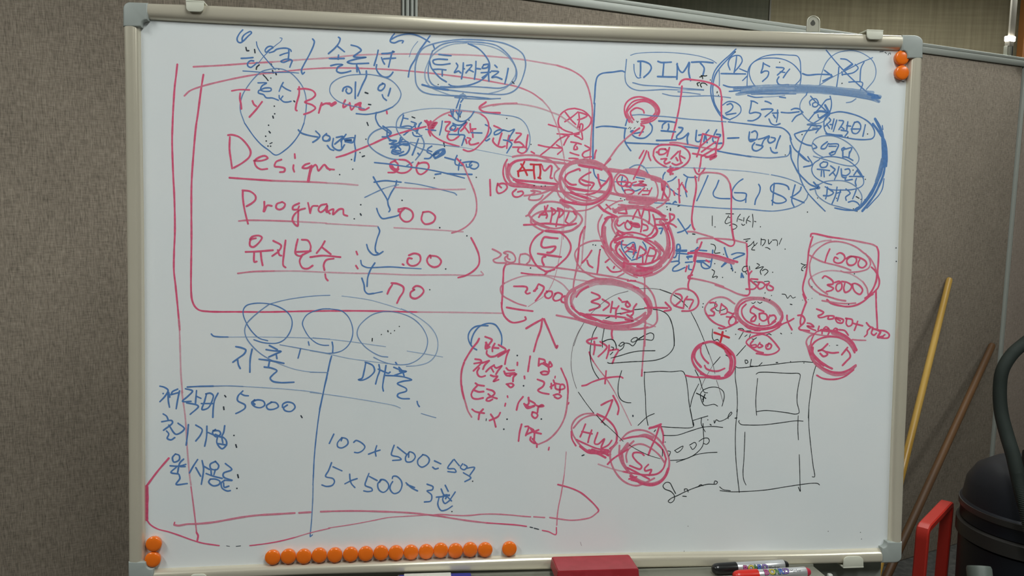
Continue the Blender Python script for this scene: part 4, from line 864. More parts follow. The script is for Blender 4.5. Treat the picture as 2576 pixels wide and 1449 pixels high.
@350 720 5.3667
b2.8 1735,735 1620,700 1530,620 1450,500 1405,380 1410,310 1450,260 1530,235 1650,228 1780,243 1900,285 2000,350 2055,430 2065,520 2030,630 1960,720 1870,765 1750,770 1650,755 1550,722
b2.2m 2576,122 2400,128 2150,155 1950,190 1760,240
b3m 1760,240 1650,320 1530,420 1450,510 1425,600 1450,700 1530,810 1640,910 1750,980 1830,1020
b2.2f 1830,1020 1950,1070 2100,1120 2300,1155 2530,1165
b2.4 2576,305 2470,308 2350,340 2260,390 2215,460 2205,510 2240,600 2300,690 2400,770 2480,795 2560,797
@780 760 5.3667
b2.4 250,690 330,685 430,655 510,590 560,500 578,400 560,290 510,190 430,120 330,98 200,90 130,100 30,130
@860 560 5.3667
b2f 0,990 200,1015 380,1045 600,1105 800,1170
@780 760 5.3667
b2.6f 1230,90 1350,140 1500,230 1630,340 1710,470 1725,600 1690,720 1600,810 1450,855 1300,865
b2.6m 1050,740 960,730 850,680 740,600 660,500 635,420 660,330 740,240 850,165 980,130 1090,125
b2.4m 1090,125 1220,150 1370,210 1480,300 1550,400 1585,500 1580,590 1540,690 1450,780 1330,835 1200,845 1050,825 950,790 860,745
k2.6 1205,328; 1140,385; 1090,420; 1050,385 1053,400; 963,437; 840,490 838,525
#handwriting|blue table with two headings and an upright divider
@350 720 5.3667
b3.4 975,645 1000,670 1070,682 1200,685
b2f 1200,685 1600,685 1900,688 2200,695 2576,712
b2.2m 1900,790 2100,825 2260,855 2576,910
@780 760 5.3667
b2f 40,480 300,505 600,540 800,570 1020,600; 1310,660 1500,690 1790,740; 0,655 250,700 500,755 700,785 900,810 1050,830
b2.2f 0,945 235,950
@350 720 5.3667
b4 1305,815 1380,830 1440,860 1420,910 1340,970 1265,1025; 1330,995 1340,1060 1365,1110; 1525,850 1500,980 1495,1160; 1760,800 1865,855; 1715,855 1810,870 1915,880 1850,910 1750,955; 1850,910 1860,975; 1620,985 1750,1000 1955,1040; 1760,1010 1745,1090; 1690,1090 1790,1105 1860,1140 1810,1190 1770,1240 1800,1280 1900,1300 2090,1295
b3.2 2180,840 2165,900 2145,970; 2285,750 2295,795
b3.8 650,1360 800,1352 1000,1348
b2.6m 1000,1348 1200,1345 1400,1352 
b2.2f 1400,1352 1700,1370 2000,1390 2300,1420 2460,1445
@780 760 5.3667
b2f 0,1218 300,1255 600,1300 900,1350 1150,1400 1220,1430 
@780 1040 5.3667
b1.8m 1500,0 1600,30 1700,58
@780 760 5.3667
b4 750,830 730,930 700,1030 655,1048 700,1055 800,1010 870,930 850,860 800,830 745,812; 930,845 940,920 910,1010 885,1105; 920,905 1000,940 1060,960 1080,945; 1025,855 1010,950 990,1060 980,1150 990,1200; 1155,815 1170,835; 1130,880 1230,920 1300,935 1220,960 1140,990; 1200,880 1250,940 1270,1000; 1020,990 1200,1000 1300,1020 1370,1050 1250,1070 1180,1100 1300,1170 1300,1200 1190,1240 1180,1270 1230,1300 1340,1305; 1445,1340 1455,1380 1475,1410
b5 1210,930 1260,950
b3.8 298,540 308,600 305,680; 290,730 270,800 240,940; 236,960 200,1120 165,1290 130,1449
@350 950 5.3667
b3.2 2535,0 2490,180 2450,370 2420,560 2395,760 2375,950 2360,1150 2352,1350 
b3m 2352,1350 2345,1449
@350 1120 5.3667
b3m 2350,400 2345,700 2335,900 2325,1050 2310,1200
b3 2310,1210 2310,1235 2340,1210
#handwriting|three lines of blue words ending in colons
@350 950 5.3667
b4 280,115 340,130 390,170 350,250 280,325; 325,215 ; 390,200 395,320 410,400; 520,155 450,190 430,230 ; 430,230 540,200; 545,180 520,300 500,420; 625,150 720,180 660,250 585,320 700,320; 775,175 760,350; 770,250 835,280; 640,340 780,370 800,390 690,495; 910,220 880,330 850,430 930,410 990,300 1000,240 960,210 900,220; 840,350 990,350; 1065,210 1020,300 1000,420 995,535; 1400,180 1335,250 1330,310 1430,370 1430,410 1360,460 1305,485; 1370,215 1420,240 1475,245; 1560,300 1520,340 1560,390 1640,405 1695,370 1680,320 1600,300 1540,320; 1790,330 1720,380 1740,425 1820,425 1880,390 1850,340 1780,330; 2000,370 1950,410 1970,445 2050,455 2105,400 2080,350 2000,330 1940,360 1935,400
b5 395,200 410,260; 1525,330 1560,360
b4 325,490 370,520 390,565; 305,595 440,580 450,610 330,710; 400,640 500,765 610,690 525,615; 370,720 400,760 380,820 430,840 480,810; 665,635 655,750 635,910; 765,640 850,700 830,770 765,855; 915,655 910,800 885,925; 930,740 1000,770; 1030,700 990,740 1040,800 1100,760 1080,720 1000,715; 1155,650 1140,740 1110,800; 1060,790 1050,880 1120,960 1180,900 1170,840 1120,800 1130,880 ; 1060,890 1180,910
b5 1030,770 1100,800
b4 490,1030 450,1080 470,1140 540,1110 540,1050 490,1030; 600,1100 550,1150 520,1280; 420,1190 540,1195 630,1170; 560,1200 620,1200; 500,1210 430,1280 530,1300 ; 540,1310 550,1360 500,1440 650,1430; 790,1105 740,1180 680,1285; 765,1215 830,1330; 850,1120 870,1230 840,1440; 880,1200 950,1240; 1030,1130 960,1170 970,1230 1050,1240 1075,1190 1030,1130; 970,1250 975,1310; 1030,1240 1010,1310; 905,1295 1000,1330 1120,1360; 1165,1160 1250,1240 1140,1290 1140,1340 1255,1385; 960,1370 940,1410 1000,1460 1080,1440 1090,1400 1030,1370 960,1370; 1150,1390 1110,1420 1120,1490 1190,1530 1230,1525; 1140,1420 1150,1480 1210,1465; 1150,1385 1250,1390
d3.6 1155,240 1170,260; 1140,395 1145,430; 2185,515 2200,540; 1280,780; 1305,905 1315,940; 1330,1310 1340,1350; 1320,1495
#handwriting|two lines of blue sums at the lower left
@780 1040 5.3667
b3.6 320,280 260,405; 430,325 370,400 375,450 430,465 510,410 500,350 440,330 420,370; 590,390 620,365 700,400 740,450 710,500 650,530 600,525; 900,435 880,510 890,575; 790,550 880,515 945,495; 1135,430 1110,500 1100,560 1200,590 1230,620 1115,635; 1180,455 1300,550; 1340,520 1290,590 1300,650 1370,650 1420,590 1400,540 1340,520 1330,590; 1520,560 1455,630 1460,690 1510,725 1590,680 1610,620 1570,570 1520,555; 1680,640 1765,680; 1655,725 1690,750 1730,740; 1930,630 1860,740 1950,750 1970,790 1860,785; 1945,620 2015,705; 2060,680 2030,730 2080,760 2120,720 2080,690 ; 2110,740 2220,730 2160,830; 2070,800 2170,870 2090,920
b3.6 290,665 250,770 210,850 310,880 330,920 300,970 220,985 160,965; 310,720 430,775; 535,820 540,890 560,950 605,1000; 470,950 560,905 635,880; 795,810 760,900 745,970 830,1010 840,1040 780,1055 725,1045; 800,850 905,905; 960,900 915,950 930,1030 990,1065 1050,1020 1060,960 1010,900 950,895 940,930; 1110,880 1120,850 1170,850 1230,910 1240,980 1200,1060 1130,1080 1080,1020 1090,960 1115,920; 1295,935 1380,1010 1450,1045 ; 1310,960 1410,1000; 1580,955 1660,990 1650,1030 1580,1045 1640,1100 1630,1180 1545,1195; 1825,970 1865,1050; 1770,1020 1810,1100 1880,1110; 1705,1130 1800,1120 1880,1100; 1800,1130 1790,1160 1820,1215 1890,1170 ; 1860,1130 1910,1180; 1960,1060 1900,1150; 1740,1140 1725,1230 1770,1310 1840,1300 1920,1250
b4.5 1800,1110 1850,1100 1830,1150
d3.2 2195,915; 1915,1325
#drawn_frame|pink lower outline meeting in a point at the lower right
@350 1120 5.3667
r4.6 400,175 250,350 105,545
r8 100,560 105,700 103,850 100,1000
r3.4 100,1000 150,1070 250,1130 400,1170 550,1220 700,1275 850,1320 1080,1355
d1.6 1180,1358 1220,1365; 1310,1365 1370,1358
r3 1495,1355 1700,1330 1900,1295 2100,1245 
r2.8m 2100,1245 2300,1185 2576,1120
r3 480,1040 470,1070
r5m 475,1075 530,1085 650,1065 800,1060 1000,1040 1200,1005 1400,970 1600,945 1850,930 2100,915; 2160,913 2315,903
@640 1179 5.3667
r2.6m 1000,800 1300,755 1600,700 1800,660 2000,645 2350,625
r4.6m 895,580 1100,573 1400,570 1700,578 2000,590 2200,605 2400,628
r4.4m 2400,628 2576,650
@960 1249 6.779
r4.4m 830,315 1000,335 1200,370 1500,415 1800,450
r3.6 1800,450 2100,470 2300,485 2470,508
r3.4m 830,320 1000,305 1200,318 1350,325 1500,322 1700,302 1900,298 2200,315 2400,335 2540,345
@1260 1120 5.3667
r3.6m 445,965 590,975; 660,975 760,990 950,1012 1100,1000 1220,970 1310,900
r4 1310,900 1320,880 1280,820 1180,720 1080,640 950,580 830,545 770,530
r2.6f 882,90 870,250 855,400 
r3m 855,400 835,530 810,680 780,820 762,950 755,1080
r3 750,1110 742,1205 640,1165 560,1150
d2.6 395,1105 430,1112; 450,1120 510,1135
#handwriting|red four line tally inside round brackets
@1120 800 7.1556
b3.6 565,570 500,530 430,420 415,320 450,230 530,160 640,135 770,138; 465,480 475,380 530,250 620,150 720,105 820,95 900,120 960,190 1010,300 1020,400 1010,490
r5 1460,185 1600,100 1750,20; 1750,10 1720,200 1650,400 1595,600; 1780,20 1880,250 1980,490 2005,535 2020,500
r4.8 610,370 580,430 500,530 420,650 350,770; 340,800 300,930 285,1100 300,1280 340,1449
r4.8 720,335 840,390 800,460 740,540; 730,440 770,500; 740,440 730,550 800,520; 890,460 850,540 850,600; 850,530 960,540; 750,590 745,640 800,690 880,690 980,640 1090,570 960,480; 1150,575 1050,640 950,700; 1140,590 1100,700 1075,830
r4.8 540,740 640,760 650,800 510,950; 520,820 640,800; 790,770 660,810 ; 790,770 710,850 680,920; 610,900 575,970 600,1040 650,1060 720,1040; 880,850 800,900 735,965; 830,900 870,970; 890,880 920,900 1020,860 950,950 915,1010; 820,1030 870,1050 940,1050 870,1140 960,1110; 1100,900 1140,940 1240,940; 1060,960 1100,1030 1170,1045; 1070,1000 1250,990; 1120,1040 1280,1010 1230,1060 1220,1140; 1100,1190 1200,1180 1230,1210 1180,1250 1120,1200
r4.8 1530,690 1510,820 1490,960; 1690,730 1680,860; 1690,730 1790,760 1800,830 ; 1680,860 1740,820 1850,880; 1770,800 1860,850; 1880,790 1860,880 1870,960; 1890,790 1920,860 1860,890; 1720,980 1780,960 1860,980 1840,1010 1750,1015 1720,985
r4.4 1425,1050 1430,1090; 1300,800 1298,850
d4 1297,675; 1410,1220
r4.8 1660,1105 1780,1160 1760,1230 1670,1300 1720,1340 1865,1370; 1950,1120 1970,1170 2060,1190 ; 1910,1180 1910,1270 ; 1890,1240 2000,1180; 1980,1190 1990,1270 2060,1290 2150,1260 2130,1200 2080,1200 2060,1340; 1950,1390 2030,1370 2090,1410 2030,1450 1970,1420
r4.4 2085,905 2140,1030 2190,1150 2210,1300 2205,1449
r4 1980,1050 1975,1080; 
@1120 950 7.1556
r4.6m 2205,300 2195,480 2160,680 2100,830 2000,980 1850,1120 1680,1200
r4.2m 300,150 330,330 370,470 410,600 475,710
r4.8 545,100 590,130 700,148; 580,140 500,230 470,310 500,370 580,385 680,365; 530,230 600,255 690,250; 750,205 860,240 890,280 850,330 760,370 740,410 790,420 850,390; 775,295 830,340 930,375
r4.8 485,570 540,610 700,640; 680,570 620,640 600,750; 820,660 870,740 910,885; 990,630 950,700 800,770
r4.8 1400,345 1320,450 1285,580; 1500,360 1500,470 1440,510 ; 1500,400 1620,480 1480,550 1420,470; 1620,490 1700,520 1770,510 1740,490 1680,530 1660,630; 1570,620 1560,680 1620,730 1665,680 1640,640 1580,620
r6 1440,490 1520,530 1600,510
r4.8 1375,840 1340,980 1320,1140; 1440,880 1500,880 1450,1040; 1500,890 1590,950 1470,1020; 1590,980 1680,940 ; 1590,980 1725,1010; 1610,980 1600,1110 1600,1150; 1540,1070 1530,1120 1600,1180 1630,1180 1570,1100; 1650,1190 1650,1250
r6 1550,930 1610,980
r4 1120,330 1125,355; 1085,465 1075,510; 1870,1255 1860,1300; 2225,450 2215,475
d4 1113,748; 1055,928; 1730,745
d2 740,740 735,775
#drawn_circle|thickest red oval around the three month figure
@1400 690 8.05
r8m 1000,110 800,110 620,170 430,260 280,350 210,460 200,570 240,700 350,820 500,920 700,990 950,1050 1200,1080 1450,1060
r9m 1450,1060 1650,1000 1800,900 1890,780 1910,650 1880,540 1780,420 1650,310 1500,230 1330,170 1150,120 1000,110
r9f 1000,170 800,190 600,260 450,350 340,450 300,560 340,680; 1150,180 1350,230 1530,300 1680,390 1800,500; 620,170 800,140 1050,140 1250,170
r10f 900,180 1050,180 1250,200 1400,240
r5m 1000,90 820,95 600,160; 380,330 300,440 290,560 350,700 480,820; 170,480 180,620 260,770 420,880 
r4.6 300,640 420,760 600,870 800,930; 640,250 500,330 400,460; 1500,1110 1700,1100 1850,1070
r6 480,790 600,830 800,910 950,970 1150,990 1400,970 1550,940 1400,910
r5 600,810 900,830 1180,850 1400,880
r4f 1400,880 1600,920 1800,980 2000,1060
r6m 420,880 700,960 1000,1030 1250,1040 1500,1020 1680,950 1800,830; 950,940 1150,980; 1600,910 1720,840 1800,780
r5m 0,830 400,910 700,1000 1000,1090 1300,1120 1500,1115
r4.6m 1500,1115 1750,1100 1950,1050 2030,960 2040,850 2010,600 1970,450 1900,330 1780,210 1600,140
r4.4 1440,130 1600,130; 1600,140 1500,125
r6m 1850,650 1860,800 1820,900; 1930,650 1900,800
r4.6 1560,250 1660,280
r8 1790,500 1850,620 1870,660
#handwriting|red words inside the thickest red oval
r4.8 710,365 860,430 880,470 710,555 860,610 880,650 670,730; 930,505 1070,610 950,725; 1130,555 1110,680 1095,770; 1110,680 1220,690; 1260,640 1210,720 1200,830; 1260,480 1310,530; 1330,560 1430,550; 1430,550 1400,610 1440,660 1490,630 1460,580 1430,550; 1320,690 1480,740; 1300,800 1450,760 1550,740; 1620,600 1560,690 1550,800 1510,840; 1430,820 1530,880
r4 1200,880 1205,890
#drawn_bracket|long red upright through the middle of the black sketch
@1400 690 8.05
r4.4m 1785,80 1785,250 1785,400; 1800,950 1795,1200 1785,1449
@1400 800 5.3667
r4.4m 1190,100 1185,300 1170,500 1155,700
r4.6 1155,700 1150,780
@1400 800 5.3667
#drawn_circle|large thin black circle sketch
k1.4m 370,65 290,200 230,350 200,530 200,680 230,830 270,950
k1.6 295,1000 400,1150 500,1280; 540,1310 660,1449
@1400 1000 5.3667
k1.4 550,250 650,350 760,450 900,590; 980,640 1100,710 1250,780 1400,825
@1400 690 8.05
k1.4m 350,1449 440,1200 550,990; 700,790 830,670 1000,525 1200,410 1450,340; 1680,290 1900,285 2100,310 2300,375 2480,480 2576,560
@1660 690 7.1556
k1.6 0,270 100,310 210,350; 250,375 350,440 500,590; 560,680 650,850 740,1050 800,1200 ; 820,1260 885,1440
@1400 800 5.3667
k1.4m 2010,350 2060,480 2110,620 2140,750; 2160,840 2200,960 2250,1140
#drawing|black freehand sketch of a rounded box with loops
@1400 690 8.05
k2 1580,715 1780,695; 1960,708 2100,730 2230,800 2310,920 2360,1100 2385,1300 2385,1449; 1000,890 1080,860; 1220,800 1300,785
k2 815,1060 750,1180 715,1290; 965,1100 940,1250 930,1360 1050,1320 1130,1320 1190,1390 1205,1449; 1820,1215 1900,1185 1960,1210 1970,1270 1940,1330 1810,1320; 1770,1240 1650,1310 
@1400 800 5.3667
k2 1530,0 1570,120 1585,250 1585,380 1550,450 1470,520 1350,565 1200,582 1000,590 800,605 710,610 690,600; 735,540 850,510 1000,465 1120,445 1330,440; 620,320 700,290 760,290 800,350 810,410; 620,320 620,395; 840,370 880,330 910,330 900,400 850,440; 840,370 870,380 920,340 980,345 1030,375 1080,310 1090,265 1040,270 1005,310 1030,325 1090,300 1180,285; 1110,285 1180,240; 725,495 760,460; 740,390 770,400 760,430
k2 480,260 455,420 460,560 490,680 530,760 570,815; 880,710 845,830 830,950 840,1050 880,1110 950,1140 1005,1143
k1.4f 735,540 760,530
#handwriting|red marks down the left side of the black sketch
r4.8 750,165 745,220 755,275; 545,268 440,290 410,310 430,335 520,360 600,370; 510,315 515,400 500,490; 590,320 680,390 640,450 565,520; 710,370 705,440 675,545; 700,440 835,430 790,520 755,610
r3.8 440,460 460,520 500,590
r3m 500,590 570,690 680,830 780,990 
r2.8f 780,990 900,1220 1010,1449
r4.6 670,715 655,885; 345,915 400,905 480,865 600,825 750,798 870,795 895,810
r5 765,1050 830,1180 840,1230 825,1300; 755,1110 720,1210 660,1340 610,1405; 755,1105 690,1130 605,1175
d3.6 1030,1315 1032,1328
#drawn_circle|red rings around the letters HW
@1400 1000 5.3667
r4.6m 500,215 370,225 260,290 205,390 215,480 270,580 350,670 430,720 560,740 700,720
r4.6m 230,410 330,300 450,245 550,240 660,280 760,370 810,480 810,590
r4.8 550,220 680,290 780,400 820,520 790,630 720,690
r4.6 200,460 210,560 260,650; 270,570 400,630 550,690 700,710
r6 320,660 430,740 560,760 660,810; 600,720 700,780 ; 480,700 600,740 720,730
r9 440,720 560,735 680,750
r4 730,770 690,780
#handwriting|red capitals HW
r4.6 390,360 350,460 320,530; 345,460 480,490; 475,440 440,540 425,605; 555,475 515,620 560,630 645,560 605,680 700,640 745,580
#drawn_circle|red rings around the letters beside HW
r5m 860,580 960,480 1080,440 1200,450 1330,520 1440,640 1510,790 1520,920 1480,1030 1400,1120 1280,1160 1150,1130 1020,1050 910,930 850,800 850,650
r5m 820,610 730,720 730,850 780,980 870,1100 980,1170 1090,1190 1200,1150 1320,1090
r5 900,560 1040,530 1200,530 1330,600 1430,700 1480,830; 1480,830 1440,960 1360,1030 1200,1045 1080,1030 900,1000 
r4f 565,900 650,930 780,970 900,1000
r7 1000,1060 1130,1150 1260,1180 1370,1160 1460,1080 1510,960
r6m 960,620 890,720 880,830 920,930 990,1020; 1040,590 940,680 850,740
r8m 880,760 900,880 960,980 ; 1120,520 1200,510 1300,540
r4.6m 950,870 940,780 980,690 1060,640 1150,630 1250,670 1380,770 1460,880
r5 690,900 760,830 960,700; 960,950 1080,1010 1250,1100; 980,1100 1080,1070 ; 1010,1110 1080,1130
r4.8 1180,780 1150,750 1040,750 1030,790 1080,860 1150,930 1130,965 990,920; 1240,905 1190,960 1200,990 1280,975 1250,1050 
r5 1410,360 1250,420; 1400,370 1440,500 1440,610; 1390,380 1330,560 1280,670 1240,775
r6 1260,410 1340,395 1390,380
d3.4 1032,245; 345,785 370,775
#drawing|black sketch of a drawer box with figures and ticks
@1400 800 5.3667
k2 1180,735 1250,730 1400,720 1550,725 1690,715 1715,730 1745,800 1770,950 1790,1150 1820,1300 1845,1449; 1190,725 1185,850 1200,1050 1210,1300 1235,1449; 1320,1290 1230,1330 1100,1449; 2210,525 2110,640; 2555,370 2430,510; 2285,500 2320,520
k1.4m 2110,640 2050,740 1990,850 1940,970
k2 1870,700 1930,820 1970,950 2000,1005 2040,1010; 1920,890 1860,1010 1825,1110 1808,1195; 1980,970 2080,935 2180,940 2250,990 2265,1060 2235,1190; 1985,970 1945,1020 1960,1120 2000,1180 2130,1165 2175,1190
k2.8 1890,1015 1960,1050 2015,1085; 2005,1030 1975,1100 ; 1980,1130 1985,1070
@1640 1030 5.3667
k2 515,0 540,120 560,230 330,245 130,232; 550,150 660,115 755,88; 670,115 665,190 690,250 720,300; 690,190 695,310 700,420 680,500 600,590 490,655 380,680 250,688; 840,150 845,185 870,140 910,160 1010,120 1080,50 1070,35 1030,90 1030,125; 160,350 260,352 350,345 520,290 690,240 830,230 955,243; 330,712 450,670 600,610 750,585 880,578; 305,555 420,495 400,540 340,580 310,555; 510,480 580,445 600,480 550,540 520,500; 635,430 700,390 760,390 775,430 740,470 700,460; 215,560 250,570 230,630; 30,300 50,275; 145,540 140,630
k2.6 755,140; 785,200 800,212; 180,440
#drawing|black sketch of a tall cabinet with a square window
k2 1155,0 1130,250 1130,600 1150,850 1180,1120; 1180,150 1170,160 1200,200 1300,210 1500,208 1700,185 1960,152 2040,158; 1255,305 1250,500 1240,700 1230,850 1240,950 1270,1020; 1975,85 1970,250 1978,410; 1990,610 1995,800 2000,1020 2003,1105 1978,1050; 2118,0 2118,200 2140,450 2175,750 2195,910 2165,908; 915,1045 960,1080 1060,1098; 920,1095 1050,1110 1300,1105 1550,1085 1800,1045 2000,1015 2150,997 2240,1000 2262,1018
@1700 850 5.3667
k2 805,380 830,400 900,402 1050,385 1300,360 1550,330 1720,320 1850,330; 805,380 805,550 825,700 832,900 825,1000; 1085,490 1110,470 1200,462 1400,472 1550,478 1660,480 1680,500 1660,620 1640,750 1640,880 1660,960 1665,1010 1620,1028 1500,1010 1300,985 1200,980 1090,995; 1105,548 1090,700 1080,850 1085,970 1093,1045; 1890,380 1850,520 1830,680 1800,900 1790,1080; 935,300 960,300 975,330 945,345 935,310; 1020,290 1005,380; 1010,380 1110,380 1165,335
k2.6 1355,333 1375,333; 1550,320; 1730,338; 800,1083 825,1080
@1640 1030 5.3667
#handwriting|black signature like scrawl at the bottom
k2.2 320,1135 280,1060 240,990 190,985 150,1030 170,1070 260,1110 305,1170 295,1230 250,1260 220,1240 260,1200 350,1160 450,1110 600,1050 750,1010 870,1005 885,980 850,965 840,1000; 440,1100 440,1075 475,1075 490,1115; 620,1045 660,1015 690,1030; 415,1170 465,1175
#drawn_circle|red rings joined to the drawer box by a short line
@1660 690 7.1556
R5 1080,1240 1180,1300 1250,1380 1310,1449
@1400 800 5.3667
r6 1980,340 2080,320 2200,345 2310,410 2390,500 2410,600 2380,720 2310,790 2200,815 2080,800 1960,740 1870,650 1830,550 1850,450 1920,370 1980,340
r7 2130,330 2240,390 2330,480 2370,580 2350,700 2280,780
r6 1950,660 1890,590 1860,520 1880,440 1950,370; 1950,750 2080,790 2200,790
r4.6 1945,400 1950,470 1990,550 2050,610; 2000,640 2020,680 2090,710 2180,715 2270,680
R6 2160,340 2260,400 2340,490
r4.6 1745,775 1850,795 2000,800 2100,800
r6 2280,440 2350,560 2340,690
#drawn_circle|thick red incomplete ring at the lower end of the right column
@1700 850 5.3667
r6 1800,180 1850,290 1930,370 2030,430 2130,465 2250,465 2340,430 2430,370
r6m 1830,250 1900,360 2000,440 2120,495 2230,500 2330,470 2430,380
r6 1850,130 1850,200 1930,300 2040,380 2110,415
r4.6 1905,505 1980,545 2090,560 2200,550 2300,510 2400,430
#ink_dot|small black speck near the edge of the board
@1960 1100 4.1526
k2 512,982; 850,993; 860,1063; 1105,1125
@1700 1249 7.1556
k1.8 220,535; 150,985
@1340 1249 7.1556
k1f 860,820 878,885
@2060 0 4.992
d1.6 765,650 810,645; 830,655 850,670; 870,690 880,670 900,665 900,685; 1040,1018 1070,1025
d3 290,1047
"""
# ------------------------------------------------------------------ the room
def struct(name, geo, m, label, smooth=0):
    o = mesh_obj(name, geo[0], geo[1], m, smooth=smooth); tag(o, label, kind='structure'); return o
I3 = np.eye(3)
struct('floor', box_geo((.6, 1.2, -.05), I3, (5.2, 5.2, .05)), M['floor'], 'dark grey carpet floor of the room')
struct('ceiling', box_geo((.6, 1.2, 2.75), I3, (5.2, 5.2, .05)), M['ceiling'], 'pale ceiling above the board')
struct('wall_rear', box_geo((.6, -3.95, 1.35), I3, (5.2, .05, 1.35)), M['wall'], 'beige wall behind the viewer')
struct('wall_left', box_geo((-4.55, 1.2, 1.35), I3, (.05, 5.2, 1.35)), M['wall'], 'beige wall on the far left')
struct('wall_right', box_geo((5.75, 1.2, 1.35), I3, (.05, 5.2, 1.35)), M['wall'], 'beige wall on the far right')
# partition: fabric panels, cap rail and seam posts
AW = np.array([WU, WN, (0, 0, 1.0)])
ztop = onw(1600, 37)[2]; zcap = ztop+.036
s0, s1 = wu(onw(1011.3, 20)), wu(onw(1050, 20)); r0, r1 = wu(onw(2544, 520)), wu(onw(2557, 520))
def panel(name, a, b, m, label):
    V, F = box_geo(ww((a+b)/2, ztop/2, -.02), AW, ((b-a)/2, .02, ztop/2), .006)
    o = mesh_obj(name, V, F, m, base=ww((a+b)/2, 0)); tag(o, label, kind='structure')
panel('wall_partition_west', s0-2.2, s0, M['fabric'], 'woven grey brown partition panel left of the seam post')
panel('wall_partition_center', s1, r0, M['fabric'], 'woven grey brown partition panel behind the whiteboard')
panel('wall_partition_east', r1, r1+1.0, M['fabric_right'], 'woven brown partition panel at the right edge')
struct('trim_1', join(box_geo(ww(.1, ztop+.012, -.02), AW, (2.9, .026, .0115), .003), box_geo(ww(.1, ztop+.030, -.02), AW, (2.9, .024, .0062), .003)), M['trim'], 'grey metal cap rail along the partition top', 35)
w4 = (s1-s0)
gs = [box_geo(ww(s0+w4*a, ztop/2, -.012), AW, (w4*b/2, .014, ztop/2), .001) for a, b in ((.07, .14), (.35, .19), (.65, .17), (.92, .16))]
struct('trim_2', join(*gs), M['trim'], 'grey ribbed seam post of the partition at upper left', 35)
struct('trim_3', box_geo(ww((s0+s1)/2, ztop/2, -.024), AW, (w4/2, .012, ztop/2)), M['groove'], 'dark grooves between the ribs of the seam post')
struct('trim_4', box_geo(ww((r0+r1)/2, ztop/2, -.010), AW, ((r1-r0)*.26, .012, ztop/2), .001), M['trim'], 'thin grey seam strip of the partition at the right', 35)
struct('trim_5', box_geo(ww((r0+r1)/2, ztop/2, -.026), AW, ((r1-r0)/2, .010, ztop/2)), M['groove'], 'dark gap either side of the right seam strip')
# taller wall beyond the partition
sm = atz(1934, 30, 4.6); y0 = sm[1]
struct('wall_back_olive', box_geo((sm[0]-2.6, y0+.05, 1.35), I3, (2.6, .05, 1.35)), M['wall_olive'], 'olive wall beyond the partition, left of the seam')
struct('wall_back_brown', box_geo((sm[0]+1.7, y0+.05, 1.35), I3, (1.69, .05, 1.35)), M['wall_brown'], 'brown wall beyond the partition, right of the seam')
struct('trim_6', box_geo((sm[0]+.005, y0-.004, 1.35), I3, (.004, .004, 1.35)), M['wall'], 'pale seam line on the wall beyond the partition')
pp = atz(2585, 60, 4.4)
struct('trim_7', box_geo((pp[0], pp[1], 1.35), I3, (.03, .03, 1.35), .005), M['orange_post'], 'orange brown upright at the top right edge')
# ------------------------------------------------------------------ ceiling lamps
for i, ((lx, ly), (sx, sy)) in enumerate(LAMPS):
    e = empty('ceiling_light', (lx, ly, 2.70), ['long white ceiling light panel above the whiteboard', 'long white ceiling light panel right of the whiteboard', 'added white ceiling light panel running across, brightening the partition', 'added white ceiling light panel brightening the wall beyond the partition', 'added long white ceiling light panel brightening the whiteboard from the left'][i], 'ceiling light', 'ceiling lights')
    a, b = sx/2, sy/2
    fr = join(*[box_geo((lx+dx, ly+dy, 2.66), I3, (hx, hy, .04), .004) for dx, dy, hx, hy in ((-a-.015, 0, .014, b+.03), (a+.015, 0, .014, b+.03), (0, -b-.015, a, .014), (0, b+.015, a, .014))])
    mesh_obj('housing', fr[0], fr[1], M['housing'], e)
    V = [np.array((lx+q*a, ly+w*b, 2.645)) for q, w in ((-1, -1), (-1, 1), (1, 1), (1, -1))]
    mesh_obj('diffuser', V, [[0, 1, 2, 3]], M['diffuser'], e, smooth=0)
# ------------------------------------------------------------------ the whiteboard
BM = frame_matrix(BC, BU, -BV, BN)
wb = empty('whiteboard', BM, 'large framed whiteboard covered in red, blue and black writing', 'whiteboard')
RAILS = dict(
    top=([(371, 7), (516, 11.8), (640, 17.7), (780, 25.5), (1010, 37), (1120, 44.5), (1350, 55), (1600, 64.8), (1850, 74), (2061, 81), (2270, 88)],
         [(371, 50), (500, 57.5), (640, 64.3), (880, 76), (1120, 86.6), (1350, 97), (1600, 106.6), (1850, 114.8), (2061, 121), (2270, 127.5)]),
    right=([(2321.4, 146), (2315.4, 290), (2306, 480), (2299.5, 620), (2293.5, 750), (2283, 1020), (2279, 1100), (2269.5, 1363)],
           [(2283, 146), (2275, 290), (2264.6, 480), (2255.3, 750), (2244, 1020), (2240.5, 1100), (2232, 1363)]),
    bottom=([(386, 1464), (780, 1447), (1000, 1442), (1240, 1437), (1500, 1432), (1800, 1426.5), (2000, 1421.5), (2219, 1416)],
            [(386, 1430.5), (660, 1418.8), (960, 1408), (1340, 1394.3), (1700, 1388), (2060, 1383), (2219, 1378)]),
    left=([(309.5, 66), (313, 220), (316.8, 560), (320, 830), (321.7, 1249), (322.5, 1414)],
          [(354.5, 68), (355.8, 180), (357.8, 270), (362.5, 560), (364.2, 830), (365, 1000), (366.4, 1330), (366.8, 1414)]))
HR = .0105
def resample(P, n):
    P = np.array(P, float); d = np.r_[0, np.cumsum(np.linalg.norm(np.diff(P, axis=0), axis=1))]; t = np.linspace(0, d[-1], n)
    return np.c_[np.interp(t, d, P[:, 0]), np.interp(t, d, P[:, 1])]
PROF = [(0, -.004), (0, .0002), (.02, .0022), (.07, .0048), (.15, .0073), (.25, .0091), (.36, .0101), (.48, .0105), (.62, .0105), (.78, .0104), (.90, .0100), (.96, .0088), (1.0, .0065), (1.0, -.013), (.1, -.013)]
INN = {}
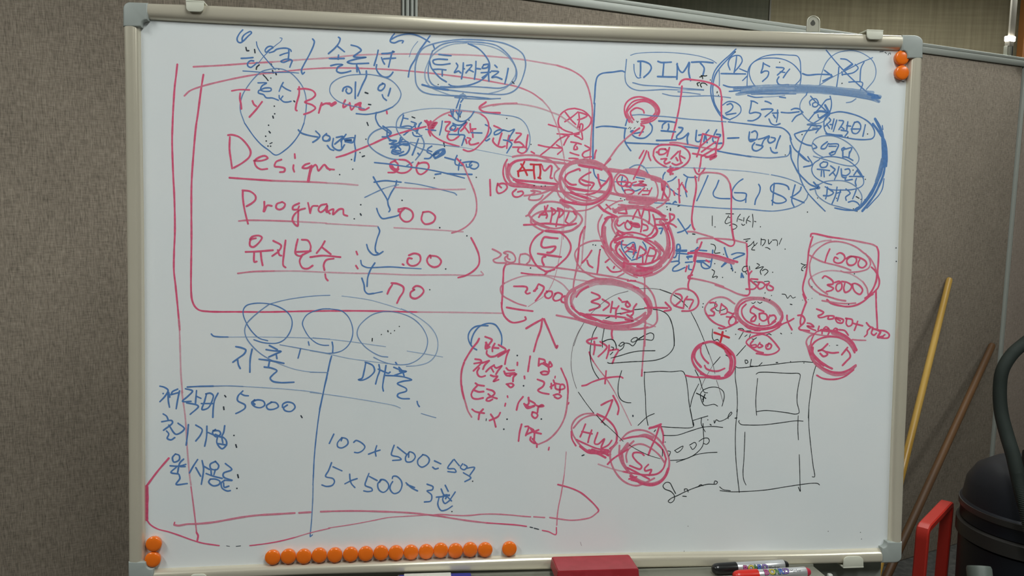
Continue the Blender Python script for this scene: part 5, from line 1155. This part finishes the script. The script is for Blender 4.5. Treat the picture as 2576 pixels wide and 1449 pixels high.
for k, (o_, i_) in RAILS.items():
    n = 40; O = resample([uv(*p, HR) for p in o_], n); Iq = resample([uv(*p, 0) for p in i_], n); V = []; F = []; m_ = len(PROF)
    INN[k] = (O, Iq)
    for a in range(n):
        for s, h in PROF:
            q = Iq[a]+(O[a]-Iq[a])*s; V.append(bw(q[0], q[1], h))
    for a in range(n-1):
        for c in range(m_):
            c2 = (c+1) % m_; F.append([a*m_+c, a*m_+c2, (a+1)*m_+c2, (a+1)*m_+c])
    F.append(list(range(m_))); F.append([(n-1)*m_+c for c in range(m_)][::-1])
    ob = mesh_obj('frame_rail', V, F, M['rail'], wb, smooth=50)
    bmx = bmesh.new(); bmx.from_mesh(ob.data); bmesh.ops.recalc_face_normals(bmx, faces=bmx.faces[:]); bmx.to_mesh(ob.data); bmx.free()
# white sheet reaching under the rails
def under(k, f=.55): O, Iq = INN[k]; return [Iq[i]+(O[i]-Iq[i])*f for i in range(len(O))]
poly = under('top')+under('right')+under('bottom')[::-1]+under('left')[::-1]
V, F = prism_geo([(p[0], p[1]) for p in poly], lambda x, y, h: bw(x, y, h), -.0095, 0)
mesh_obj('writing_surface', V, F, M['panel'], wb, smooth=0, label='pale grey white glossy writing surface')
# corner caps
def arc(c, r, a0, a1, n=7): return [(c[0]+r[0]*math.cos(math.radians(a0+(a1-a0)*i/n)), c[1]+r[1]*math.sin(math.radians(a0+(a1-a0)*i/n))) for i in range(n+1)]
CAPS = [
    [(354.8, 67), (309.3, 66.5)]+arc((326, 22), (16.7, 17), 180, 270)+[(371.8, 7), (371.8, 50.2)]+arc((367.5, 62), (12, 11.6), 270, 180)[1:],
    [(2270, 127.5), (2270, 88)]+arc((2300, 107), (22.5, 18.5), 270, 360)+[(2321.4, 146.5), (2283, 146.5)]+arc((2271, 140), (12, 12.4), 0, -80)[1:],
    [(2232, 1363.2), (2269.5, 1363.2)]+arc((2251, 1401), (17.5, 14.8), 0, 90)+[(2219, 1416.2), (2219, 1378)]+arc((2220, 1367), (11.6, 10.8), 88, 5)[1:],
    [(322.5, 1413.5), (366.8, 1413.5)]+arc((380, 1419), (12.6, 12), 180, 95)[1:]+[(386.5, 1430.5), (386.5, 1464)]+arc((338, 1449), (15.3, 17), 90, 180)]
for c in CAPS:
    V, F = prism_geo([tuple(uv(*p, HR)) for p in c], lambda x, y, h: bw(x, y, h), -.0135, HR+.0006, .0022, 3)
    mesh_obj('corner_cap', V, F, M['cap'], wb, smooth=50, label='grey plastic rounded corner cap')
# keyhole hanging plate on the back of the top rail
hp = [(2029.5, 79)]+arc((2045.8, 56), (15.6, 15.5), 180, 360, 12)+[(2061, 80)]
V, F = prism_geo([tuple(uv(*p, -.012)) for p in hp], lambda x, y, h: bw(x, y, h), -.0135, -.012)
hp2 = [tuple(uv(*p, -.012)) for p in hp]
g2 = tube_geo([bw(*uv(*p, -.012), -.0118) for p in hp], .0011, 6)
u0 = uv(2024, 80.5, -.012); u1 = uv(2073, 82, -.012)
g3 = box_geo(bw((u0[0]+u1[0])/2+.001, u0[1]+.0035, -.009), np.array([BU, BV, BN]), ((u1[0]-u0[0])/2, .0014, .004))
g4 = prism_geo([tuple(uv(*p, -.0118)) for p in arc((2045, 58.5), (6, 6.2), -20, 200, 10)+[(2043.5, 51), (2046.5, 50)]], lambda x, y, h: bw(x, y, h), -.0121, -.0117)
hpo = mesh_obj('hanging_plate', *join((V, F), g2, g3), M['zinc'], wb, label='grey metal hanging plate with a keyhole')
k_ = mesh_obj('keyhole', g4[0], g4[1], M['hole'], hpo, smooth=0)
# ------------------------------------------------------------------ the writing
INKS = {}; ORDER = []; cur = None; off = (0, 0, 1)
DEF = dict(r=4.4, R=4.8, b=3.7, d=3.4, k=2.1)
for ln in STROKES.strip().split('\n'):
    ln = ln.strip()
    if not ln: continue
    if ln[0] == '#':
        nm, lb = ln[1:].split('|'); cur = (nm, lb)
        if cur not in INKS: INKS[cur] = []; ORDER.append(cur)
    elif ln[0] == '@':
        a = ln[1:].split(); off = tuple(float(x) for x in a)
    else:
        st, rest = ln.split(' ', 1); c = st[0]; s = st[-1] if st[-1] in 'mf' else ''
        w = st[1:].rstrip('mf'); w = float(w) if w else DEF[c]
        for seg in rest.split(';'):
            pts = [tuple(float(x) for x in q.split(',')) for q in seg.split()]
            if pts: INKS[cur].append((c, s, w, [(off[0]+x/off[2], off[1]+y/off[2]) for x, y in pts]))
cnt = 0
PXM = 1.15/1900                                # metres on the board per pixel, for the nib width
CIRC = [(math.cos(2*math.pi*i/14), math.sin(2*math.pi*i/14)) for i in range(14)]
def pieces(strokes):
    """groups of strokes that lie near each other, so that far-apart marks are parts of their own"""
    bx = []
    for c, s, w, pts in strokes:
        a = np.array(pts); bx.append((a.min(0)-w/2, a.max(0)+w/2))
    n = len(bx); par = list(range(n))
    def root(i):
        while par[i] != i: i = par[i]
        return i
    for i in range(n):
        for j in range(i):
            g = np.maximum(0, np.maximum(bx[j][0]-bx[i][1], bx[i][0]-bx[j][1]))
            if np.hypot(*g) <= max(30, .45*max((bx[i][1]-bx[i][0]).max(), (bx[j][1]-bx[j][0]).max())): par[root(i)] = root(j)
    out = {}
    for i in range(n): out.setdefault(root(i), []).append(strokes[i])
    return list(out.values())
for nm, lb, strokes in [(nm if k == 0 or any(len(q[3]) > 2 for q in p) else 'ink_dot', lb, p) for nm, lb in ORDER for k, p in enumerate(sorted(pieces(INKS[(nm, lb)]), key=len, reverse=True))]:
    V = []; F = []; MI = []; mats = []
    for c, s, w, pts in strokes:
        h = .00004+(cnt % 150)*.000002; cnt += 1
        m_ = ink(c, s)
        if m_ not in mats: mats.append(m_)
        mi = mats.index(m_)
        P = [uv(*p, h) for p in pts]; hw = w*PXM/2
        n0 = len(V)
        if len(P) == 1:
            for q in CIRC: V.append((P[0][0]+q[0]*hw*1.08, P[0][1]+q[1]*hw*1.08, h))
            F.append([n0+i for i in range(14)]); MI.append(mi); continue
        Q = catmull(P, .0016)
        n = len(Q); ph = random.uniform(0, 6.28); Lr = []
        for i in range(n):
            a = Q[i]-Q[i-1] if i > 0 else Q[1]-Q[0]; b = Q[i+1]-Q[i] if i < n-1 else a
            a = a/(np.linalg.norm(a)+1e-12); b = b/(np.linalg.norm(b)+1e-12)
            t = a+b; lt = np.linalg.norm(t); t = t/lt if lt > .3 else a
            nn = np.array((-t[1], t[0])); k = min(1.25, 1/max(.6, abs(np.dot(nn, np.array((-a[1], a[0]))))))
            r = hw*k*(1+.07*math.sin(ph+i*.21)+.05*math.sin(ph*2+i*.57))
            Lr.append((Q[i]+nn*r, Q[i]-nn*r))
        for a, b in Lr: V.append((a[0], a[1], h)); V.append((b[0], b[1], h))
        for i in range(n-1): F.append([n0+2*i, n0+2*i+1, n0+2*i+3, n0+2*i+2]); MI.append(mi)
        for e, sg in ((0, -1), (n-1, 1)):       # round ends
            a, b = Lr[e]; mid = (a+b)/2; d = (a-b)/2; r = np.linalg.norm(d); t = np.array((d[1], -d[0]))*sg
            base = len(V); ids = [n0+2*e]
            for j in range(1, 6):
                q = math.pi*j/6; p = mid+d*math.cos(q)+t*math.sin(q); V.append((p[0], p[1], h)); ids.append(base+j-1)
            ids.append(n0+2*e+1); F.append(ids); MI.append(mi)
    VV = [bw(*v) for v in V]
    mesh_obj(nm, VV, F, mats, wb, smooth=0, midx=MI, label=lb if nm != 'ink_dot' else None)
# ------------------------------------------------------------------ pen tray under the lower rail
AB = np.array([BU, -BV, BN])                   # right, up, towards the viewer
HB = .0125                                     # just in front of the lower rail
q = onb(1390, 1399, HB); vtop = np.dot(q-BO, BV)
VP0, VN0 = bw(0, vtop, 0), BV
def onv(px, py, v): return hit(px, py, bw(0, v, 0), BV)
def uh(p): q = np.array(p)-BO; return np.dot(q, BU), np.dot(q, BN)
ebl, ebr, efl, efr = [uh(onv(*p, vtop)) for p in ((1390, 1399), (1585, 1394.5), (1401, 1436), (1604, 1430))]
print('eraser', ebl, ebr, efl, efr)
VFL = vtop+.029                                # tray floor
ut0, ut1 = uv(1000, 1446, .01)[0], uv(2046, 1428, .01)[0]
um = (ut0+ut1)/2; hw_ = (ut1-ut0)/2
vrail = uv(1500, 1432, HR)[1]
tr = join(box_geo(bw(um, (vrail+.0025+VFL)/2+.002, .0035), AB, (hw_, (VFL-vrail)/2, .0015), .0005),
          box_geo(bw(um, vrail+.0045, .0065), AB, (hw_, .0022, .0045), .001),
          box_geo(bw(um, VFL+.0015, .041), AB, (hw_, .0015, .039), .0006),
          box_geo(bw(um, VFL-.004, .0785), AB, (hw_, .007, .0015), .0006))
mesh_obj('pen_tray', tr[0], tr[1], M['tray'], wb, label='narrow grey tray under the lower rail')
# red eraser
ue = (min(ebl[0], efl[0])+max(ebr[0], efr[0]))/2; we = ((ebr[0]-ebl[0])+(efr[0]-efl[0]))/4
h0 = HB+.0005; h1 = (efl[1]+efr[1])/2; he = (h0+h1)/2; de = (h1-h0)/2
ue = (ebl[0]+ebr[0]+efl[0]+efr[0])/4
er = empty('whiteboard_eraser', frame_matrix(bw(ue, VFL-.0002, he), BU, -BV, BN), 'dark red plastic whiteboard eraser standing in the tray', 'eraser', 'erasers in the tray')
bm = bmesh.new(); bmesh.ops.create_cube(bm, size=2)
for v in bm.verts:
    sc = 1.0 if v.co.y > 0 else 1.03
    v.co = Vector((v.co.x*we*sc, .0125+v.co.y*.0085+.0077, v.co.z*de))
topf = max(bm.faces, key=lambda f: f.calc_center_median().y)
r = bmesh.ops.inset_region(bm, faces=[topf], thickness=.0055)
for v in topf.verts: v.co.y -= .0012
bmesh.ops.bevel(bm, geom=[e for e in bm.edges if e not in topf.edges], offset=.0012, segments=2, affect='EDGES')
bmesh.ops.recalc_face_normals(bm, faces=bm.faces[:]); bm.verts.index_update()
mesh_obj('shell', [tuple(v.co) for v in bm.verts], [[v.index for v in f.verts] for f in bm.faces], M['eraser_red'], er, local=True); bm.free()
V, F = box_geo((0, .0062, 0), I3, (we*.98, .006, de*.96), .001); mesh_obj('felt_pad', V, F, M['felt'], er, local=True)
# blue eraser with a white sleeve
bq = onb(1094, 1440.5, HB+.001); vb = np.dot(bq-BO, BV); b0, b1 = uv(1003.5, 1441, HB+.001)[0], uv(1184.5, 1439.5, HB+.001)[0]
s0_, s1_ = uv(1016.5, 1441, HB+.001)[0], uv(1134, 1440, HB+.001)[0]
be = empty('whiteboard_eraser', frame_matrix(bw((b0+b1)/2, VFL-.0002, HB+.026), BU, -BV, BN), 'blue foam eraser in a white card sleeve in the tray', 'eraser', 'erasers in the tray')
hb = VFL-vb
V, F = box_geo((0, hb/2, 0), I3, ((b1-b0)/2, hb/2-.0008, .0235), .002); mesh_obj('foam_block', V, F, M['blue'], be, local=True)
V, F = box_geo(((s0_+s1_)/2-(b0+b1)/2, hb/2, 0), I3, ((s1_-s0_)/2, hb/2, .0243), .0006); mesh_obj('sleeve', V, F, M['white'], be, local=True, label='white card sleeve')
# markers
def textmesh(txt, size, offs=0.0):
    cu = bpy.data.curves.new('t', 'FONT'); cu.body = txt; cu.size = size; cu.offset = offs; cu.resolution_u = 3
    ob = bpy.data.objects.new('t', cu); COL.objects.link(ob); bpy.context.view_layer.update()
    me = bpy.data.meshes.new_from_object(ob.evaluated_get(bpy.context.evaluated_depsgraph_get()))
    bm = bmesh.new(); bm.from_mesh(me); bmesh.ops.triangulate(bm, faces=bm.faces[:])
    for _ in range(2):
        bmesh.ops.subdivide_edges(bm, edges=[e for e in bm.edges if e.calc_length() > size*.2], cuts=1)
    bmesh.ops.triangulate(bm, faces=bm.faces[:]); bm.verts.index_update()
    V = [tuple(v.co) for v in bm.verts]; F = [[v.index for v in f.verts] for f in bm.faces]
    bm.free(); bpy.data.objects.remove(ob); bpy.data.curves.remove(cu); bpy.data.meshes.remove(me)
    return V, F
def marker(p0, p1, capm, plugm, label, roll):
    """p0, p1: world ends of the axis"""
    L = np.linalg.norm(p1-p0); x = nrm(p1-p0); z = nrm(BN-x*np.dot(BN, x)); y = np.cross(z, x); r = .0083
    e = empty('board_marker', frame_matrix(p0, x, y, z), label, 'marker', 'markers in the tray')
    O = (0, 0, 0); X = (1, 0, 0); c = L*.315
    V, F = lathe_geo(O, X, [(0, .003), (.0012, .0058), (.004, .0078), (.009, r+.0006), (c-.001, r+.0009), (c, r)], 28); mesh_obj('cap', V, F, capm, e, local=True)
    V, F = lathe_geo(O, X, [(c, r*.97), (c+.0005, r), (L*.935, r), (L*.94, r*.96)], 28); mesh_obj('barrel', V, F, M['silver'], e, local=True)
    V, F = lathe_geo(O, X, [(L*.938, r*.9), (L*.955, r*.86), (L*.985, r*.7), (L, r*.55)], 28); mesh_obj('end_plug', V, F, plugm, e, local=True)
    V, F = box_geo((c*.62, r*.95, r*.5), I3, (c*.3, .0012, .0014), .0006)
    def wrap(TV, x0, ang, rr): return [(x0+v[0], rr*math.sin(ang+v[1]/r), rr*math.cos(ang+v[1]/r)) for v in TV]
    GV = []; GF = []; MI = []; mats = [M['black'], M['mag'], M['yel'], M['grn'], M['blu'], M['pur']]
    xx = c+.008
    for i, ch in enumerate('BOARD'):
        for dz, off_, mi in ((.00012, .0010, 0), (.00024, .00045, i+1)):
            TV, TF = textmesh(ch, .0125, off_); n = len(GV)
            GV += wrap(TV, xx, roll, r+dz); GF += [[a+n for a in f] for f in TF]; MI += [mi]*len(TF)
        xx += .0078
    TV, TF = textmesh('Marker', .0062); n = len(GV)
    GV += wrap(TV, xx+.003, roll+.15, r+.0002); GF += [[a+n for a in f] for f in TF]; MI += [0]*len(TF)
    mesh_obj('printed_lettering', GV, GF, mats, e, smooth=0, midx=MI, local=True, label='multicoloured printed letters')
    return e
RM = .0092
mk1a, mk1b = onv(1791.5, 1431.8, VFL-RM), onv(1981, 1420.5, VFL-RM)
mk2a, mk2b = onv(1844.5, 1450, VFL-RM), onv(2036.5, 1438.5, VFL-RM)
print('markers', uh(mk1a), uh(mk1b), uh(mk2a), uh(mk2b))
marker(mk1a, mk1b, M['black'], M['black'], 'whiteboard marker with a black cap, nearer the board of two', -.35)
marker(mk2a, mk2b, M['red'], M['crimson'], 'whiteboard marker with a red cap, in front of the black capped one', .35)
# ------------------------------------------------------------------ magnets
MAGS = [(2269.3, 145.2, 'upper orange round magnet of the pair at the top right corner'), (2269.3, 182.7, 'lower orange round magnet of the pair at the top right corner'),
        (386.4, 1369, 'upper orange round magnet of the pair at the bottom left corner'), (384, 1408, 'lower orange round magnet of the pair at the bottom left corner')]
ROW = [(685.6, 1402.6), (725.2, 1400.2), (764.3, 1400.3), (803, 1397.5), (842.2, 1397), (881.7, 1395.1), (919.9, 1393.6), (958.3, 1391.4), (996, 1391.3), (1033.8, 1389.9), (1072, 1388.4), (1108.7, 1384.9), (1146, 1386), (1182.9, 1383.2), (1220.6, 1383.5)]
NTH = ['leftmost', 'second from the left', 'third from the left', 'fourth from the left', 'fifth from the left', 'sixth from the left', 'seventh from the left', 'middle one', 'seventh from the right', 'sixth from the right', 'fifth from the right', 'fourth from the right', 'third from the right', 'second from the right', 'rightmost']
for (x, y), s in zip(ROW, NTH): MAGS.append((x, y, 'orange round magnet, %s in the touching row along the bottom edge' % s))
MAGS.append((1281.6, 1381, 'single orange round magnet standing apart to the right of the bottom row'))
MR = .0113
g = lathe_geo((0, 0, 0), (0, 0, 1), [(.0002, MR*.93), (.0045, MR*.985), (.0056, MR), (.0066, MR*.985), (.0076, MR*.93), (.0083, MR*.80), (.0088, MR*.55), (.009, MR*.25), (.00905, .0002)], 40)
mg0 = None
for x, y, lb in MAGS:
    p = onb(x, y, .0065); uvp = uh(p); q = np.array(p)-BO; pos = bw(np.dot(q, BU), np.dot(q, BV), .0004)
    m_ = frame_matrix(pos, BU, -BV, BN)
    if mg0 is None:
        mg0 = mesh_obj('magnet', g[0], g[1], M['magnet'], smooth=60, local=True); o = mg0
    else:
        o = mg0.copy(); COL.objects.link(o)
    o.matrix_world = Matrix(m_.tolist()); tag(o, lb, 'magnet', 'orange magnets on the whiteboard')
# ------------------------------------------------------------------ stand that holds the board
cb = BC-BN*.03
st = empty('whiteboard_stand', (cb[0], cb[1], 0), 'grey metal stand with cream clips gripping the whiteboard', 'stand')
uL, uR = uv(492, 20, HR)[0], uv(2200, 88, HR)[0]
for uu in (uL+.001, uR-.006):
    a = bw(uu, .012, -.030); b = bw(uu, BH+.10, -.030); f = np.array((b[0], b[1], .03))
    V, F = tube_geo([a, bw(uu, .4, -.030), b, (b+f)/2, f], .011, 16); mesh_obj('post', V, F, M['steel'], st)
    ft = f-np.array((0, 0, .015))
    V, F = box_geo(ft, I3, (.02, .28, .014), .004); mesh_obj('foot', V, F, M['steel'], st)
a0, a1 = uv(2040, 1430, -.03)[0], uv(2206, 1425, -.03)[0]
vq = uv(2120, 1417, -.020)[1]
V, F = box_geo(bw((uL+a1)/2, vq+.05, -.0185), AB, ((a1-uL)/2, .060, .0015), .0012); mesh_obj('cross_plate', V, F, M['steel'], st)
V, F = box_geo(bw(uv(2088, 1420, .0)[0], vq+.012, .001), AB, (.0035, .004, .004), .0015); mesh_obj('hook', V, F, M['white'], st)
def clip(poly, h, lip, up):
    V, F = prism_geo([tuple(uv(*p, h)) for p in poly], lambda x, y, q: bw(x, y, q), h-.0022, h, .0008)
    us = [uv(*p, h) for p in poly]; u_0 = min(p[0] for p in us); u_1 = max(p[0] for p in us); v_ = (min(p[1] for p in us) if up else max(p[1] for p in us))
    g2 = box_geo(bw((u_0+u_1)/2, v_+(-.0006 if up else .0006), (h-.034)/2), AB, ((u_1-u_0)/2, .0012, (h+.034)/2), .0004)
    mesh_obj('clip', *join((V, F), g2), M['clip'], st, label='cream clip hooked over the rail')
HC = .0155
clip([(467, 4), (512.5, 5), (512.5, 14)]+arc((502, 18), (10, 11.5), 0, 90, 5)+arc((478, 17), (10.5, 11.5), 90, 180, 5), HC, 0, True)
clip([(2181, 77), (2222, 78.5), (2222, 90)]+arc((2213, 91), (9, 8), 0, 90, 4)+arc((2191, 90), (9.5, 8.5), 90, 180, 4), HC, 0, True)
clip([(2122, 1427), (2123, 1412)]+arc((2135, 1411), (12, 10.5), 180, 270, 5)+arc((2158, 1410), (14.5, 10), 270, 360, 5)+[(2173, 1425)], HC, 0, False)
clip([(478, 1474), (478, 1456)]+arc((489, 1455), (11, 10), 180, 270, 5)+arc((509, 1454), (11, 9.5), 270, 360, 5)+[(520, 1472)], HC, 0, False)
# ------------------------------------------------------------------ leaning sticks
def floor_pt(px, py, z0=0): return hit(px, py, np.array((0, 0, z0)), np.array((0, 0, 1.0)))
def stick(name, top, bot, r, m, label):
    a = onw(*top, r*1.05); b = floor_pt(*bot, r*.6)
    d = nrm(a-b); L = np.linalg.norm(a-b); y = nrm(np.cross(d, (1, 0, 0))); x = np.cross(y, d)
    V, F = lathe_geo((0, 0, 0), (0, 0, 1), [(0, r*.8), (.004, r), (L*.5, r*1.02), (L-.012, r), (L-.004, r*.85), (L, r*.5)], 20)
    o = mesh_obj(name, V, F, m, local=True); mm = frame_matrix(b, x, y, d); o.matrix_world = Matrix(mm.tolist()); tag(o, label, 'stick', 'wooden sticks leaning on the partition')
stick('wooden_stick', (2389, 700), (2132, 1750), .012, M['gold'], 'golden varnished wooden stick leaning on the partition beside the whiteboard')
stick('wooden_stick', (2497, 866), (2117, 1700), .0135, M['brown'], 'dark brown wooden stick leaning lower on the partition')
# ------------------------------------------------------------------ red trolley handle
zl, zr = 2.35, 2.55
tl = atz(2322, 1330, zl); tr_ = atz(2384, 1262, zr); tr_[2] = tl[2]
gl, gr = np.array((tl[0]-.005, tl[1], .06)), np.array((tr_[0]-.005, tr_[1], .06))
dv = nrm(tr_-tl); nv = np.cross(dv, (0, 0, 1.0))
td = empty('hand_trolley', np.array(((gl[0]+gr[0])/2, (gl[1]+gr[1])/2, 0)), 'bright red hand trolley with an upright loop handle on the floor', 'trolley')
path = catmull([gl, (gl+tl)/2, tl-(0, 0, .05), tl-(0, 0, .014)], .03)+[tl+dv*.004-(0, 0, .004), tl+dv*.016]+[tl+dv*t for t in np.linspace(.03, np.linalg.norm(tr_-tl)-.03, 5)]+[tr_-dv*.016, tr_-dv*.004-(0, 0, .004), tr_-(0, 0, .016)]+catmull([tr_-(0, 0, .05), (gr+tr_)/2, gr], .03)
V = []; F = []
for i, p in enumerate(path):
    t = nrm(path[min(i+1, len(path)-1)]-path[max(i-1, 0)]); w = nrm(np.cross(t, nv))
    for a, b in ((-1, -.7), (-1, .7), (-.8, 1), (.8, 1), (1, .7), (1, -.7), (.8, -1), (-.8, -1)): V.append(p+nv*a*.0165+w*b*.010)
for i in range(len(path)-1):
    for k in range(8): F.append([i*8+k, i*8+(k+1) % 8, (i+1)*8+(k+1) % 8, (i+1)*8+k])
mesh_obj('handle', V, F, M['trolley'], td, smooth=35)
mid = (gl+gr)/2; AX = np.array([dv, nv, (0, 0, 1.0)])
V, F = box_geo(mid+np.array((0, 0, .05)), AX, (.125, .035, .02), .006); mesh_obj('platform', V, F, M['trolley'], td)
for a in (-1, 1):
    for b in (0,):
        V, F = lathe_geo(mid+dv*a*.10+nv*b+np.array((0, 0, -.033))-dv*.012, dv, [(0, .02), (.002, .026), (.022, .026), (.024, .02)], 20); mesh_obj('wheel', V, F, M['black'], td)
# ------------------------------------------------------------------ drum vacuum cleaner with its hose
vc = atz(2604, 1300, 2.42); vz = .70
ve = empty('vacuum_cleaner', np.array((vc[0], vc[1], 0)), 'dark navy drum vacuum cleaner beside the red handle', 'vacuum cleaner')
B0 = np.array((vc[0], vc[1], 0)); R0 = .192
V, F = lathe_geo(B0, (0, 0, 1), [(.06, R0*.8), (.07, R0*.93), (.10, R0*.96), (.47, R0*.985), (.475, R0*.9)], 48); mesh_obj('drum', V, F, M['navy'], ve)
V, F = lathe_geo(B0, (0, 0, 1), [(.474, R0*.9), (.478, R0*1.03), (.515, R0*1.03), (.520, R0*.97)], 48); mesh_obj('rim', V, F, M['band'], ve, label='dark grey band round the drum')
V, F = lathe_geo(B0, (0, 0, 1), [(.518, R0*.9), (.522, R0*.985), (.56, R0*.985), (.565, R0*1.0), (.575, R0*1.0), (.58, R0*.97), (.63, R0*.93), (.665, R0*.82), (.69, R0*.62), (.70, R0*.35), (.702, .002)], 48); mesh_obj('motor_head', V, F, M['navy'], ve)
V, F = lathe_geo(B0, (0, 0, 1), [(.556, R0*.95), (.558, R0*1.015), (.574, R0*1.015), (.576, R0*.95)], 48); mesh_obj('rim', V, F, M['band'], ve, label='dark grey band round the drum')
V, F = tube_geo([B0+(-.06, -.03, .68), B0+(-.06, -.03, .735), B0+(.06, .03, .735), B0+(.06, .03, .68)], .012, 12); mesh_obj('carry_handle', V, F, M['black'], ve)
for k in range(4):
    a = math.pi/4+k*math.pi/2; c = B0+np.array((math.cos(a)*R0*.8, math.sin(a)*R0*.8, .028))
    V, F = lathe_geo(c+np.array((0, -.012, 0)), (0, 1, 0), [(0, .02), (.003, .027), (.021, .027), (.024, .02)], 18); mesh_obj('caster', V, F, M['black'], ve)
hz = 2.30
HP = [atz(2650, 815, 2.62), atz(2612, 838, 2.6), atz(2575, 865, 2.58), atz(2544, 893.5, 2.55), atz(2521, 934, 2.51), atz(2515, 983.6, 2.47), atz(2519, 1039.5, 2.42), atz(2533, 1095, 2.36), atz(2549, 1148, 2.30), atz(2561, 1200, 2.25), atz(2578, 1270, 2.20), atz(2600, 1350, 2.18), B0+np.array((-.02, -.235, .40)), B0+np.array((0, -R0*.93, .36))]
path = catmull(HP, .0011); n = len(path)
rad = [.0168+.0017*math.cos(i*2*math.pi/4) for i in range(n)]
V, F = tube_geo(path, rad, 16); mesh_obj('hose', V, F, M['hose'], ve, smooth=80, label='grey ribbed hose')
pc = atz(2452, 1437, 2.05); pd_ = nrm(np.array((.75, .35, .25)))
pi_ = empty('vacuum_pipe', np.array((pc[0], pc[1], 0)), 'grey plastic pipe end standing below the vacuum drum', 'pipe')
pe = atz(2462, 1424, 2.1); pb = np.array((pe[0]-.03, pe[1]-.25, .03))
dd = nrm(pe-pb); LL = np.linalg.norm(pe-pb)
V, F = lathe_geo(pb, dd, [(0, .022), (.001, .024), (LL-.07, .024)], 28); mesh_obj('tube', V, F, M['pipe'], pi_)
V, F = lathe_geo(pb, dd, [(LL-.07, .024), (LL-.069, .0285), (LL-.006, .0285), (LL, .026), (LL, .021), (LL-.03, .020)], 28); mesh_obj('collar', V, F, M['pipe'], pi_)
# ------------------------------------------------------------------ slim post with a small glowing block standing on the partition
l0 = onw(2535, 148, -.02); k0 = wu(l0); zt = zcap
lp = empty('glow_post', ww(k0, zt, -.02), 'slim grey post with a small glowing white block standing on the partition', 'lamp')
def hgt(py): return hit(2535, py, WP-WN*.02, WN)[2]
zA, zB, zC, zD = hgt(116), hgt(104), hgt(90), hgt(1)
V, F = join(box_geo(ww(k0, (zt+zA)/2, -.02), AW, (.0075, .010, (zA-zt)/2), .002), box_geo(ww(k0-.017, (zt+zA)/2, -.02), AW, (.003, .008, (zA-zt)/2), .001)); mesh_obj('clamp', V, F, M['zinc'], lp)
V, F = join(box_geo(ww(k0+.014, (zt+zA)/2, -.02), AW, (.004, .008, (zA-zt)/2*.95), .001)); mesh_obj('clamp_back', V, F, M['groove'], lp)
V, F = box_geo(ww(k0+.002, (zA+zB)/2, -.02), AW, (.014, .010, (zB-zA)/2), .001); mesh_obj('post_neck', V, F, M['tape'], lp)
V, F = box_geo(ww(k0+.004, (zB+zC)/2, -.02), AW, (.020, .012, (zC-zB)/2), .004); mesh_obj('glow_block', V, F, M['lens'], lp, label='white glowing block')  # small emissive white box on the post
V, F = box_geo(ww(k0+.011, (zC+zD+.02)/2, -.02), AW, (.0165, .004, (zD+.02-zC)/2), .001); mesh_obj('strip', V, F, M['tape'], lp)
